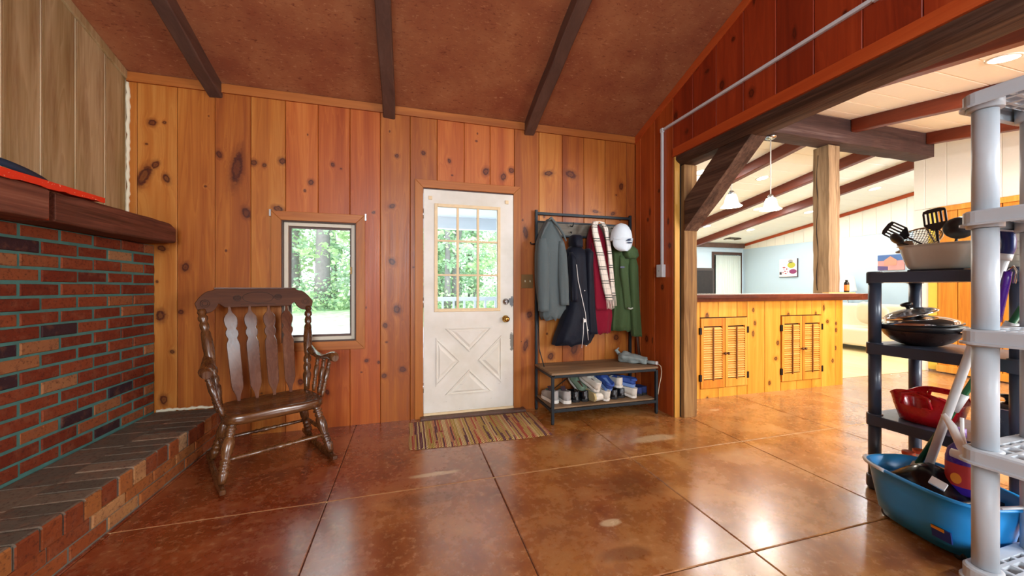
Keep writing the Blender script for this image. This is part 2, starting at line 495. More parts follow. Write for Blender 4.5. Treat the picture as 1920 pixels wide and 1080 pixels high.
# ragged foam caulk in the corner and along the hearth
def caulk(p0, p1, n, r, nrm):
    p0 = Vector(p0); p1 = Vector(p1); pts = []; rs = []
    for k in range(n + 1):
        t = k / n
        pts.append(p0.lerp(p1, t) + Vector(nrm) * RNG.uniform(-0.004, 0.004)); rs.append(r * RNG.uniform(0.65, 1.3))
    return MB().tube(pts, rs, 7)
caulk((-2.005, WY - 0.004, 1.67), (-2.005, WY - 0.004, 2.71), 40, 0.012, (1, 0, 0)).build('foam_caulk', M_CAULK, wb)
caulk((-1.83, WY - 0.004, 0.252), (-1.42, WY - 0.004, 0.252), 26, 0.011, (0, 0, 1)).build('foam_caulk', M_CAULK, wb)

# ================================================================ left wall: weathered boards above the mantel
wl = sroot('wall_left', (-2.02, 1.0, 0))
LX = -2.02
MB().box(LX - 0.16, -3.5, -0.1, LX - 0.021, WY + 0.16, 2.75).build('wall_core', M_BACKING, wl)
m = MB()
m.prism([(LX - 0.16, WY + 0.1, 2.75), (LX - 0.16, -3.5, 2.75), (LX - 0.16, -0.2, zceil(-0.2) + 0.02)], (0.139, 0, 0))
m.build('gable_core', M_BACKING, wl)
def zc2(y): return zceil(y) if y > -0.2 else zceil(-0.2) - 0.36 * (-0.2 - y)
M_BEAD = wood('pale_joint_bead', ['#b49c76', '#cbb592', '#d8c6a6'], 2, 1.0, 0.7, spec=0.2)
ly = [3.39, 3.197, 2.965, 2.740, 2.527]
while ly[-1] > -3.4: ly.append(ly[-1] - 0.235)
for i in range(len(ly) - 1):
    b, a = ly[i] - 0.0015, ly[i + 1] + 0.0015
    c = 0.009; z0 = 1.40 if a > 0.3 else 0.0
    m = MB()
    prof = [(LX - 0.02, a), (LX - c, a), (LX, a + c), (LX, b - c), (LX - c, b), (LX - 0.02, b)]
    lo = [(x, y, z0) for x, y in prof]; hi = [(x, y, zc2(y) - 0.004) for x, y in prof]
    m.loft([lo, hi], True, False)
    m.build('weathered_board', M_GREYBOARD, wl)
    # thin bead in the joint
    if i < 12: MB().tube([(LX - 0.004, b + 0.001, z0), (LX - 0.004, b + 0.001, zc2(b) - 0.02)], 0.006, 6).build('joint_bead', M_BEAD, wl)
MB().prism([(LX + 0.001, WY - 0.002, zceil(WY) - 0.06), (LX + 0.001, WY - 0.002, zceil(WY) - 0.002), (LX + 0.001, 0.0, zceil(0) - 0.002), (LX + 0.001, 0.0, zceil(0) - 0.06)], (0.018, 0, 0)).build('rake_trim', M_GREYBOARD, wl, 0.002)

# ================================================================ ceiling of the entrance room
ce = sroot('ceiling', (0, 1.5, 3.4))
bx = [(-1.505, -1.412), (-0.212, -0.112), (1.082, 1.182)]
edges = [-2.16, -1.46, -0.16, 1.13, 2.5]
for i in range(4):
    a, b = edges[i], edges[i + 1]
    for (y0, y1) in ((WY + 0.1, -0.2), (-0.2, -0.25), (-0.25, -2.1), (-2.1, -3.6)):
        m = MB()
        if i == 3 and y0 == -0.25:      # the added skylight leaves a hole in this bay
            for (p, q) in ((a, 1.24), (2.09, b)):
                m.prism([(p, y0, zc2(y0)), (p, y1, zc2(y1)), (p, y1, zc2(y1) + 0.05), (p, y0, zc2(y0) + 0.05)], (q - p, 0, 0))
            m.build('ceiling_panel', M_CEIL, ce)
            continue
        m.prism([(a, y0, zc2(y0)), (a, y1, zc2(y1)), (a, y1, zc2(y1) + 0.05), (a, y0, zc2(y0) + 0.05)], (b - a - 0.002, 0, 0))
        m.build('ceiling_panel', M_CEIL, ce)
def sky_side(x0, x1):
    return [(x0, -0.23, zc2(-0.23) - 0.01), (x0, -2.12, zc2(-2.12) - 0.01), (x0, -2.12, zc2(-2.12) + 0.16), (x0, -0.23, zc2(-0.23) + 0.16)]
m = MB().prism(sky_side(1.22, 0), (0.02, 0, 0)).prism(sky_side(2.09, 0), (0.02, 0, 0))
m.box(1.24, -0.25, zc2(-0.25) - 0.01, 2.09, -0.23, zc2(-0.25) + 0.16).box(1.24, -2.12, zc2(-2.12) - 0.01, 2.09, -2.10, zc2(-2.12) + 0.16)
struct(m.build('window_5', M_TRIMV))  # added skylight, sized so the chair splats reflect the sky
for (a, b) in bx:
    m = MB()
    n = 16
    rings = []
    for k in range(n + 1):
        y = (WY - 0.002) + (-0.18 - WY) * k / n
        z = zceil(y)
        w = 0.003 * math.sin(k * 2.3 + a * 7)
        rings.append([(a + w, y, z), (b + w * 0.4, y, z), (b + w, y, z - 0.106 + w), (b - 0.008 + w, y, z - 0.113 + w), (a + 0.008 + w, y, z - 0.113 - w), (a + w, y, z - 0.106)])
    m.loft(rings, True, False)
    m.build('ceiling_beam', M_BEAM, ce)

# ================================================================ right wall: boards over the wide opening, header, post, knee brace
RX = 2.33
wr = sroot('wall_right', (RX, 1.5, 0))
ry = [3.39, 3.298, 3.066, 2.811, 2.570, 2.323, 2.081, 1.838, 1.605, 1.363, 1.125]
while ry[-1] > -3.4: ry.append(ry[-1] - 0.243)
for i in range(len(ry) - 1):
    b, a = ry[i] - 0.0012, ry[i + 1] + 0.0012
    z0 = 0.0 if a > 2.8 else 2.452
    if a < -1.6: z0 = 0.0
    c = 0.004
    prof = [(RX + 0.02, a), (RX + c, a), (RX, a + c), (RX, b - c), (RX + c, b), (RX + 0.02, b)]
    m = MB().loft([[(x, y, z0) for x, y in prof], [(x, y, zc2(y) - 0.004) for x, y in prof]], True, False)
    rr = random.Random(100 + i)
    zh = (zc2((a + b) / 2) - z0) / 2
    kk = [(rr.uniform(-0.09, 0.09), rr.uniform(-zh, zh) * 0.9, rr.uniform(0.008, 0.02), rr.uniform(0.01, 0.03)) for _ in range(4 if z0 == 0 else 2)]
    mt = wood('red_pine_%02d' % i, PINE_R if z0 > 0 else (['#8f3a16', '#a4481c', '#b85a24', '#c46a30'] if i < 3 else PINE_R), 2, 1.0, 0.4, spec=0.4, knots=kk, rnd=0.2, kax=1)
    m.build('pine_board', mt, wr)
MB().box(RX + 0.0215, 2.80, 0.0, RX + 0.055, WY, 2.46).build('wall_core', M_BACKING, wr)
m = MB(); m.box(RX + 0.0215, -3.5, 2.40, RX + 0.2, WY + 0.1, 2.75)
m.prism([(RX + 0.0215, WY + 0.1, 2.75), (RX + 0.0215, -0.2, zceil(-0.2)), (RX + 0.0215, -3.5, 2.75)], (0.18, 0, 0))
m.box(RX + 0.0215, -3.5, 0, RX + 0.2, -1.62, 2.40)
m.build('upper_core', M_BACKING, wr)
MB().prism([(RX, WY - 0.002, zceil(WY) - 0.075), (RX, WY - 0.002, zceil(WY) - 0.003), (RX, -0.18, zceil(-0.18) - 0.003), (RX, -0.18, zceil(-0.18) - 0.075)], (-0.016, 0, 0)).build('rake_trim', M_TRIMY, wr, 0.002)
MB().box(RX - 0.012, -1.62, 2.375, RX + 0.02, 2.805, 2.452).build('header_trim', M_TRIMY, wr, 0.002)
def hewn(rings_fn, n, name, mat, parent, amp=0.006, seed=0):
    rings = []
    for k in range(n + 1):
        r = rings_fn(k / n)
        rings.append([Vector(p) + noise.noise_vector(Vector(p) * 5.0 + Vector((seed, 0, 0))) * amp + noise.noise_vector(Vector(p) * 17.0 + Vector((seed, 3, 0))) * amp * 0.4 for p in r])
    return MB().loft(rings, True, False).build(name, mat, parent, 0.003, 1)
def header(t):
    y = 2.87 - t * 4.48
    x0, x1, z0, z1 = RX + 0.012, RX + 0.225 + max(0, 1.2 - y) * 0.03, 2.305 - max(0, 1.4 - y) * 0.02, 2.39
    w = 0.02
    return [(x0, y, z1), (x0 - 0.004, y, 2.345), (x0 + 0.018, y, z0 + w), (x0 + 0.05, y, z0), (x0 + 0.11, y, z0 - 0.004), (x1 - w, y, z0), (x1, y, z0 + w), (x1, y, 2.345), (x1, y, z1)]
hewn(header, 44, 'header_beam', M_HEWN, wr, 0.007)
def post(t):
    z = t * 2.305
    return [(2.41, 2.762, z), (2.48, 2.758, z), (2.552, 2.762, z), (2.556, 2.83, z), (2.552, 2.902, z), (2.48, 2.905, z), (2.41, 2.902, z), (2.408, 2.83, z)]
hewn(post, 24, 'timber_post', M_HEWNV, wr, 0.005, 3)
# end of the boarded wall beside the post
MB().box(RX, 2.786, 0.0, RX + 0.052, 2.803, 2.375).build('jamb_board', wood('yellow_jamb', ['#a8742c', '#c39040', '#d2a455'], 2, 1, 0.55, spec=0.3), wr, 0.002)
MB().box(RX + 0.056, 2.80, 0.0, RX + 0.078, 2.86, 2.34).build('gap_filler', M_BACKING, wr)
# knee brace from the post up to the header, running along y
def brace(t):
    y = 2.757 - t * 0.50; z = 1.71 + t * 0.64
    d = Vector((0, -0.50, 0.64)).normalized(); nrm = Vector((0, -d.z, d.y)) * -1
    c = Vector((2.478, y - 0.0, z + 0.13))
    hw, hh = 0.072, 0.075
    ex = Vector((hw, 0, 0)); en = Vector((0, d.z, -d.y)) * hh
    return [c - ex + en, c - ex * 0.3 + en * 1.05, c + ex + en, c + ex, c + ex - en, c - ex - en, c - ex]
bo = []
def brace2(t):
    # ends cut vertical at the post and level at the header
    y0, z0 = 2.757, 1.70; y1, z1 = 2.26, 2.302
    lowA = Vector((0, 2.757, 1.70)); lowB = Vector((0, 2.085, 2.303)); upA = Vector((0, 2.757, 1.975)); upB = Vector((0, 2.375, 2.303))
    lo = lowA.lerp(lowB, t); up = upA.lerp(upB, t)
    X0, X1 = 2.405, 2.552
    q = lambda x, p: Vector((x, p.y, p.z))
    return [q(X0, up), q((X0 + X1) / 2, up), q(X1, up), q(X1, (up + lo) / 2), q(X1, lo), q((X0 + X1) / 2, lo), q(X0, lo), q(X0, (up + lo) / 2)]
hewn(brace2, 12, 'knee_brace', M_HEWN, wr, 0.005, 9)

# ================================================================ rear wall with two tall windows (behind the camera)
wz = sroot('wall_rear', (0, -3.4, 0))
m = MB()
wall_boxes(m, -2.2, 2.5, -3.52, -3.40, -0.1, 3.0, [(-1.3, -0.42, 1.05, 2.95), (-0.28, 0.6, 1.05, 2.95)])
m.build('wall_boards', wood('rear_pine', PINE, 2, 1, 0.45), wz)
for k, cx in enumerate((-0.86, 0.16)):
    w = struct(MB().box(cx - 0.50, -3.399, 0.98, cx - 0.44, -3.36, 3.0).box(cx + 0.44, -3.399, 0.98, cx + 0.50, -3.36, 3.0).box(cx - 0.44, -3.399, 0.98, cx + 0.44, -3.36, 1.05).box(cx - 0.44, -3.399, 2.93, cx + 0.44, -3.36, 3.0).box(cx - 0.015, -3.405, 1.05, cx + 0.015, -3.37, 2.93).build('window_%d' % (k + 3), M_TRIMV))
# ================================================================ fireplace: brick breast, raised hearth, mantel
def mat_brick(name, stops):
    g = G(name)
    o = g.obj(); r = g.rand()
    p = g.pos()
    base = g.ramp(r, stops, 'LINEAR')
    a = g.noise(p, 14, 5, 0.6); b = g.noise(p, 60, 4, 0.7)
    c = g.mix(g.mrange(a, 0.5, 0.75, 0, 0.55), base, '#8c5a40')
    c = g.mix(g.mrange(b, 0.48, 0.3, 0, 0.7), c, '#3a1c18')
    c = g.mix(g.mrange(b, 0.66, 0.8, 0, 0.5), c, '#b08c70')
    g.set(color=c, rough=0.85, spec=0.2, normal=g.bump(b, 0.6, 0.004, g.bump(a, 0.5, 0.006)))
    return g.m
M_BRICK = mat_brick('red_brick', [(0.0, '#33222a'), (0.08, '#3c2629'), (0.11, '#6a2a18'), (0.45, '#78341e'), (0.75, '#864226'), (0.93, '#925834'), (1.0, '#a47a54')])
M_BRICKH = mat_brick('hearth_brick', [(0.0, '#62574a'), (0.5, '#6e6052'), (0.9, '#7a6856'), (1.0, '#86705c')])
M_BRICKF = mat_brick('hearth_front_brick', [(0.0, '#7a3a1e'), (0.4, '#8f4a24'), (0.8, '#9c5f30'), (0.97, '#a87444'), (1.0, '#c0a078')])
BX = -1.845
fp = thing('fireplace', (-1.85, 2.0, 0), 'red brick chimney breast with teal-grey mortar, raised brick hearth and timber mantel', 'fireplace')
MB().box(LX, 0.35, 0.0, BX - 0.005, WY - 0.001, 1.50).build('mortar_wall', M_MORTAR, fp)

def brick_mesh(l, h, d, c=0.005):
    # long side along y, proud face towards +x
    m = MB()
    def ring(x, i): return [(x, -l / 2 + i, -h / 2 + i), (x, l / 2 - i, -h / 2 + i), (x, l / 2 - i, h / 2 - i), (x, -l / 2 + i, h / 2 - i)]
    m.loft([ring(-d / 2, 0), ring(d / 2 - c, 0), ring(d / 2, c)], True, False)
    return m
def as_mesh(m, name, mat):
    me = bpy.data.meshes.new(name); me.from_pydata(m.v, [], m.f); me.materials.append(mat); fix_normals(me); return me
def piece(name, me, parent, c, rot=(0, 0, 0)):
    o = link(bpy.data.objects.new(name, me)); o.parent = parent; o.location = Vector(c) - ORG[parent]; o.rotation_euler = rot
    return o
CH = 0.0740; BL = 0.2215; MJ = 0.012
full = as_mesh(brick_mesh(BL - MJ, CH - MJ, 0.05), 'brick', M_BRICK)
half = as_mesh(brick_mesh(BL / 2 - MJ * 0.5 - 0.003, CH - MJ, 0.05), 'brick', M_BRICK)
for row in range(17):
    z = 0.246 + CH * (row + 0.5)
    y1 = 3.388 if row % 2 else 3.278
    if row % 2 == 0:
        piece('brick', half, fp, (BX - 0.025 + RNG.uniform(-0.003, 0.002), 3.278 + 0.054, z))
    while y1 > 0.45:
        piece('brick', full, fp, (BX - 0.025 + RNG.uniform(-0.004, 0.003), y1 - BL / 2, z + RNG.uniform(-0.0015, 0.0015)), (RNG.uniform(-0.012, 0.012), 0, RNG.uniform(-0.01, 0.01)))
        y1 -= BL
HX = -1.392
MB().box(BX - 0.006, 0.35, 0.0, HX - 0.008, WY - 0.001, 0.232).build('hearth_bed', plain('grey_hearth_mortar', '#6c7068', 0.9, var=0.25, bump=0.5, scale=18), fp)
# hearth top: an inner row of stretchers and an outer row of bricks laid across with their ends showing
inner = as_mesh(brick_mesh(BL - 0.006, 0.212, 0.05, 0.004), 'brick', M_BRICKH)
y = WY - 0.004
while y > 0.5:
    o = piece('hearth_brick', inner, fp, (BX + 0.108, y - BL / 2, 0.24 - 0.025 + RNG.uniform(-0.002, 0.0015)), (0, -PI / 2, 0)); y -= BL
def edge_brick(l):
    m = MB(); c = 0.012; w = 0.096
    prof = [(-l / 2, -w / 2), (l / 2, -w / 2), (l / 2, w / 2 - c), (l / 2 - c * 0.4, w / 2 - c * 0.3), (l / 2 - c, w / 2), (-l / 2, w / 2)]
    h = 0.0925 / 2; e = 0.004
    rings = []
    for yy, i in ((-h, e), (-h + e, 0), (h - e, 0), (h, e)):
        rings.append([(px - (i if px > 0 else 0), yy, pz - (i if pz > 0 else 0)) for px, pz in prof])
    return m.loft(rings, True, False)
outer = as_mesh(edge_brick(0.243), 'brick', M_BRICKF)
outer.materials.clear(); outer.materials.append(M_BRICKH); outer.materials.append(M_BRICKF)
for p in outer.polygons:
    if p.normal.x > 0.6: p.material_index = 1
y = WY - 0.004
while y > 0.5:
    piece('hearth_brick', outer, fp, (HX - 0.1215 + RNG.uniform(-0.005, 0.004), y - 0.05, 0.192 + RNG.uniform(-0.002, 0.002)), (0, 0, RNG.uniform(-0.02, 0.02))); y -= 0.1
fs = as_mesh(brick_mesh(0.2, 0.062, 0.05), 'brick', M_BRICKF)
for row, (z, off) in enumerate(((0.107, 0.0), (0.038, 0.1))):
    y = WY - 0.004 + off
    while y > 0.5:
        if y - 0.105 < WY - 0.09: piece('brick', fs, fp, (HX - 0.026 + RNG.uniform(-0.003, 0.003), y - 0.105, z))
        y -= 0.21
# mantel: one weathered timber scarfed to a second length nearer the camera
def mantel(y0, y1, seed, dx=0.0):
    def f(t):
        y = y0 + (y1 - y0) * t
        e = 0.03 * max(0, 1 - (y0 - y) / 0.05) if seed == 1 else 0
        x0, x1, z0, z1 = LX + 0.002, -1.668 + dx, 1.505, 1.656
        return [(x0, y, z0), (x1 - 0.008, y, z0 + e * .2), (x1, y, z0 + 0.008 + e * .3), (x1, y, (z0 + z1) / 2), (x1, y, z1 - 0.012 - e), (x1 - 0.014, y, z1 - e), (x0, y, z1)]
    return f
M_MANTEL = wood('weathered_mantel', ['#4e2c1c', '#6e4030', '#865440', '#98705a'], 1, 0.9, 0.7, spec=0.25, bump=0.6, grime='#3c2018', fine=0.5)
hewn(mantel(3.30, 2.335, 1), 20, 'mantel_timber', M_MANTEL, fp, 0.006, 2)
hewn(mantel(2.285, 0.5, 2, 0.012), 24, 'mantel_timber', M_MANTEL, fp, 0.006, 5)
MB().box(LX + 0.002, 2.286, 1.51, -1.69, 2.334, 1.655).build('mantel_splice', M_TRIMY, fp, 0.002)

# things lying on the mantel
rings = []
for k in range(31):
    t = k / 30
    y = 2.605 - 0.95 * t; x = -1.662 + 0.012 * t
    z0 = 1.6635; z1 = 1.690 + 0.004 * t
    lip = 0.003 + 0.016 * t + RNG.uniform(-0.003, 0.004)
    rings.append([(x + 0.016, y, z0 - lip), (x + 0.010, y, z0 - lip), (x + 0.008, y, z0), (x - 0.06, y, z0), (x - 0.06, y, z0 + 0.008), (x, y, z1), (x + 0.016, y, z1 - 0.004)])
ob = MB().loft(rings, True, False).build('painted_bar', None)
g = G('orange_flaking_paint'); p = g.pos()
sp = g.noise(p, 70, 3)
g.set(color=g.mix(g.mrange(sp, 0.66, 0.7), '#e8350c', '#f3d8b8'), rough=0.45)
ob.data.materials.append(g.m)
top(ob, 'bright orange flaking painted bar lying along the timber mantel', 'bar')
rings = []
for k in range(25):
    a_ = 2 * PI * k / 24
    y = 2.31 + 0.165 * math.cos(a_); x = -1.80 + 0.045 * math.sin(a_)
    zc = 1.676 + 0.022 + (2.475 - y) * 0.16 + 0.01 * math.sin(a_)
    w = 0.017
    nx = 0.003 * math.sin(a_)
    rings.append([(x - 0.003, y, zc - w), (x + 0.003, y, zc - w), (x + 0.003, y, zc + w), (x - 0.003, y, zc + w)])
ob = MB().loft(rings, False, True).tube([(-1.80, 2.20, 1.70), (-1.79, 2.16, 1.74), (-1.80, 2.10, 1.77)], [0.022, 0.018, 0.012], 8).build('strap', plain('dark_blue_webbing', '#22344a', 0.6))
top(ob, 'dark blue webbing strap looped behind the orange bar on the mantel', 'strap')

# ================================================================ window beside the rocking chair
def glass_mat(name, tint=(1, 1, 1, 1)):
    g = G(name)
    t = g.n('BsdfTransparent', {0: tint}); gl = g.n('BsdfGlossy', {0: (1, 1, 1, 1), 'Roughness': 0.02})
    fr = g.n('Fresnel', {'IOR': 1.45})
    mx = g.n('MixShader', {0: fr.outputs[0], 1: t.outputs[0], 2: gl.outputs[0]})
    g.nt.links.new(mx.outputs[0], g.out.inputs[0])
    return g.m
M_GLASS = glass_mat('window_glass')
M_VINYL = plain('cream_window_paint', '#d8cdb8', 0.45, var=0.05)
M_DARKFR = plain('brown_screen_frame', '#5a4038', 0.5)
M_CASING = M_TRIMV
w1 = sroot('window_1', (-0.72, WY, 0.655))
x0, x1, z0, z1 = -1.072, -0.362, 0.657, 1.808
cw = 0.072
def casing(par, x0, x1, z0, z1, cw, y, bottom=True, mh=M_TRIM, mv=M_TRIMV):
    t = 0.018
    def mit(poly): return MB().prism([(a, y - t, b) for a, b in poly], (0, t - 0.0005, 0))
    ob = [mit([(x0, z1), (x1, z1), (x1 - cw, z1 - cw), (x0 + cw, z1 - cw)]).build('casing', mh, par, 0.003)]
    zb = z0 + cw if bottom else z0
    ob.append(mit([(x0, z0), (x0, z1), (x0 + cw, z1 - cw), (x0 + cw, zb)]).build('casing', mv, par, 0.003))
    ob.append(mit([(x1, z0), (x1, z1), (x1 - cw, z1 - cw), (x1 - cw, zb)]).build('casing', mv, par, 0.003))
    if bottom: ob.append(mit([(x0, z0), (x1, z0), (x1 - cw, z0 + cw), (x0 + cw, z0 + cw)]).build('casing', mh, par, 0.003))
    # inner bead groove line
    for k, o in enumerate(ob): pass
    return ob
casing(w1, x0, x1, z0, z1, cw, WY)
a, b, c, d = WIN
def frame(par, name, a, b, c, d, w, y0, y1, mat, bev=0.002):
    m = MB().box(a, y0, c, a + w, y1, d).box(b - w, y0, c, b, y1, d).box(a + w, y0, c, b - w, y1, c + w).box(a + w, y0, d - w, b - w, y1, d)
    return m.build(name, mat, par, bev)
frame(w1, 'jamb', a, b, c, d, 0.012, WY - 0.001, WY + 0.15, plain('dark_brown_jamb', '#4a2e20', 0.5))
frame(w1, 'sash_frame', a + 0.012, b - 0.012, c + 0.012, d - 0.012, 0.03, WY + 0.035, WY + 0.075, M_VINYL)
frame(w1, 'screen_frame', a + 0.042, b - 0.042, c + 0.042, d - 0.042, 0.016, WY + 0.06, WY + 0.085, M_DARKFR)
MB().box(a + 0.05, WY + 0.07, c + 0.05, b - 0.05, WY + 0.074, d - 0.05).build('pane', M_GLASS, w1)
MB().box(x0 - 0.012, WY - 0.02, z1 - 0.045, x0, WY - 0.001, z1 + 0.01).build('curtain_bracket', plain('bare_metal', '#b8bcc0', 0.35, 0.9), w1)
MB().box(x1, WY - 0.02, z1 - 0.045, x1 + 0.012, WY - 0.001, z1 + 0.01).build('curtain_bracket', MATS['bare_metal'], w1)
MB().box(b - 0.05, WY + 0.02, 1.30, b - 0.035, WY + 0.036, 1.36).build('latch', plain('aged_brass', '#6a5030', 0.4, 0.8), w1)

# ================================================================ entrance door
def mat_doorpaint():
    g = G('worn_white_door_paint')
    p = g.pos()
    x, y, z = g.sep(p)
    a = g.noise(p, 4, 4); s = g.noise(g.scale(p, (14, 14, 60)), 1.0, 5, 0.7)
    c = g.ramp(a, [(0.3, '#d9d4c6'), (0.6, '#e6e2d8'), (0.8, '#ece9e2')])
    low = g.mrange(z, 0.45, 0.12)
    c = g.mix(g.math('MULTIPLY', g.mrange(s, 0.66, 0.7), g.math('MULTIPLY_ADD', low, 0.9, 0.05)), c, '#4c4438')
    # bare worn patch beside the locks
    u = g.math('DIVIDE', g.math('SUBTRACT', x, 0.955), 0.022); v = g.math('DIVIDE', g.math('SUBTRACT', z, 0.67), 0.10)
    d = g.math('ADD', g.math('SQRT', g.math('MULTIPLY_ADD', u, u, g.math('MULTIPLY', v, v))), g.math('MULTIPLY', g.math('SUBTRACT', g.noise(p, 40, 3), 0.5), 1.5))
    c = g.mix(g.mrange(d, 1.0, 0.8), c, '#7a766c')
    u = g.math('DIVIDE', g.math('SUBTRACT', x, 0.952), 0.03); v = g.math('DIVIDE', g.math('SUBTRACT', z, 1.05), 0.06)
    d = g.math('ADD', g.math('SQRT', g.math('MULTIPLY_ADD', u, u, g.math('MULTIPLY', v, v))), g.math('MULTIPLY', g.math('SUBTRACT', g.noise(p, 30, 3), 0.5), 1.5))
    c = g.mix(g.mrange(d, 0.9, 0.7), c, '#6b6f72')
    g.set(color=c, rough=0.42, spec=0.4)
    return g.m
M_DOOR = mat_doorpaint()
M_LITE = plain('cream_lite_moulding', '#e8cfa4', 0.5, var=0.1)
d1 = sroot('door_1', (0.55, WY, 0))
casing(d1, 0.055, 1.045, 0.0, 2.158, 0.072, WY, False)
MB().box(0.118, WY - 0.001, 0.0, 0.128, WY + 0.15, 2.085).box(0.972, WY - 0.001, 0.0, 0.982, WY + 0.15, 2.085).box(0.118, WY - 0.001, 2.075, 0.982, WY + 0.15, 2.085).build('jamb', M_DARKFR, d1)
DYF = WY - 0.012; DYB = WY + 0.033
A, B, Z0, Z1 = 0.131, 0.970, 0.048, 2.072
LA, LB, LZ0, LZ1 = 0.248, 0.815, 0.985, 1.925
slab = MB()
wall_boxes(slab, A, B, DYF, DYB, Z0, Z1, [(LA, LB, LZ0, LZ1)])
door_leaf = slab.build('door_leaf', M_DOOR, d1)
# bead around the lights, muntins and nine panes
m = MB(); f0, f1, g0, g1 = 0.225, 0.842, 0.962, 1.948
ww = 0.03
for bb in ((f0, g0, f0 + ww, g1), (f1 - ww, g0, f1, g1), (f0 + ww, g0, f1 - ww, g0 + ww), (f0 + ww, g1 - ww, f1 - ww, g1)):
    m.box(bb[0], DYF - 0.012, bb[1], bb[2], DYF + 0.002, bb[3])
m.build('lite_moulding', M_LITE, door_leaf, 0.003)
px = [LA, LA + (LB - LA) / 3, LA + 2 * (LB - LA) / 3, LB]; pz = [LZ0, LZ0 + (LZ1 - LZ0) / 3, LZ0 + 2 * (LZ1 - LZ0) / 3, LZ1]
for k in (1, 2):
    MB().box(px[k] - 0.011, DYF - 0.006, LZ0, px[k] + 0.011, DYF + 0.016, LZ1).build('muntin', M_LITE, door_leaf, 0.003)
    MB().box(LA, DYF - 0.005, pz[k] - 0.009, LB, DYF + 0.015, pz[k] + 0.009).build('muntin', M_LITE, door_leaf, 0.003)
for i in range(3):
    for j in range(3):
        MB().box(px[i] + 0.001, DYF + 0.018, pz[j] + 0.001, px[i + 1] - 0.001, DYF + 0.022, pz[j + 1] - 0.001).build('pane', M_GLASS, door_leaf)
# crossbuck: four raised triangular panels with moulded edges around an X
cx, cz = 0.545, 0.505; hx, hz = 0.305, 0.305; gap = 0.062
def tri(pts, ins):
    c = [sum(p[0] for p in pts) / 3, sum(p[1] for p in pts) / 3]
    return [(p[0] + (c[0] - p[0]) * ins, p[1] + (c[1] - p[1]) * ins) for p in pts]
for tr in ([(cx - hx + gap * 1.3, cz + hz), (cx + hx - gap * 1.3, cz + hz), (cx, cz + gap * 1.3)], [(cx - hx + gap * 1.3, cz - hz), (cx, cz - gap * 1.3), (cx + hx - gap * 1.3, cz - hz)],
           [(cx - hx, cz + hz - gap * 1.3), (cx - gap * 1.3, cz), (cx - hx, cz - hz + gap * 1.3)], [(cx + hx, cz + hz - gap * 1.3), (cx + hx, cz - hz + gap * 1.3), (cx + gap * 1.3, cz)]):
    rings = []
    for ins, yy in ((0.0, DYF + 0.001), (0.02, DYF - 0.011), (0.10, DYF - 0.012), (0.16, DYF - 0.003), (0.26, DYF - 0.003), (0.46, DYF - 0.012)):
        rings.append([(p[0], yy, p[1]) for p in tri(tr, ins)])
    MB().loft(rings, True, False).build('raised_panel', M_DOOR, door_leaf)
M_BRASS = plain('polished_brass', '#c9a050', 0.18, 1.0)
M_STEEL = plain('brushed_steel', '#b4b6b8', 0.25, 1.0)
MB().lathe([(0.034, 0), (0.034, 0.006), (0.016, 0.012), (0.012, 0.03), (0.024, 0.04), (0.028, 0.052), (0.024, 0.064), (0.008, 0.068)], (0.893, DYF, 0.885), (0, -1, 0), 20).build('door_knob', M_BRASS, door_leaf)
MB().lathe([(0.03, 0), (0.03, 0.008), (0.02, 0.014), (0.018, 0.018), (0.002, 0.019)], (0.895, DYF, 1.05), (0, -1, 0), 20).box(0.888, DYF - 0.034, 1.025, 0.902, DYF - 0.016, 1.075).build('deadbolt', M_STEEL, door_leaf)
for (sx, sz) in ((0.19, 1.995), (0.905, 2.0)):
    MB().box(sx - 0.016, DYF - 0.014, sz - 0.016, sx + 0.016, DYF - 0.0005, sz + 0.016).build('curtain_block', M_LITE, door_leaf, 0.002)
for hz_ in (0.28, 1.05, 1.85):
    MB().tube([(0.127, WY - 0.012, hz_ - 0.045), (0.127, WY - 0.012, hz_ + 0.045)], 0.006, 8).build('hinge', M_STEEL, d1)
MB().box(0.13, WY - 0.02, 0.026, 0.972, WY + 0.1, 0.046).build('bottom_sweep', M_LITE, d1, 0.002)
MB().box(0.10, WY - 0.085, 0.0, 1.08, WY + 0.14, 0.025).build('threshold', M_BEAM, d1, 0.006)

# switch plate between the door and the coat rack
sw = thing('light_switch', (1.115, WY, 1.245), 'double toggle light switch with an aged brass plate beside the door', 'switch')
MB().box(1.055, WY - 0.006, 1.178, 1.175, WY - 0.0005, 1.312).build('plate', plain('aged_brass_plate', '#7a5a34', 0.4, 0.6), sw, 0.002)
for sx in (1.09, 1.14):
    MB().obb((sx, WY - 0.012, 1.247), (0.009, 0.02, 0.018), Matrix.Rotation(0.4, 3, 'X')).build('toggle', plain('ivory_plastic', '#d8cfb4', 0.4), sw, 0.002)
# surface conduit on the right wall
cd = thing('surface_conduit', (RX, 2.94, 1.28), 'grey surface conduit with junction box running up and along the red board wall', 'conduit')
M_COND = plain('grey_white_conduit_paint', '#c9cdd2', 0.4, var=0.03)
MB().box(RX - 0.022, 2.935, 1.402, RX - 0.0005, 2.957, 2.688).build('riser', M_COND, cd, 0.003)
MB().box(RX - 0.022, 1.29, 2.666, RX - 0.0005, 2.957, 2.688).build('run', M_COND, cd, 0.003)
MB().box(RX - 0.024, 1.286, 2.66, RX - 0.0005, 1.31, 3.3).build('riser', M_COND, cd, 0.003)
MB().box(RX - 0.026, 2.926, 2.655, RX - 0.0004, 2.962, 2.695).build('elbow', M_COND, cd, 0.004)
jb = MB().box(RX - 0.042, 2.908, 1.282, RX - 0.0005, 2.992, 1.402).build('junction_box', M_COND, cd, 0.005)
MB().lathe([(0.006, 0), (0.005, 0.003), (0.001, 0.004)], (RX - 0.042, 2.95, 1.342), (-1, 0, 0), 8).build('screw', M_STEEL, jb)

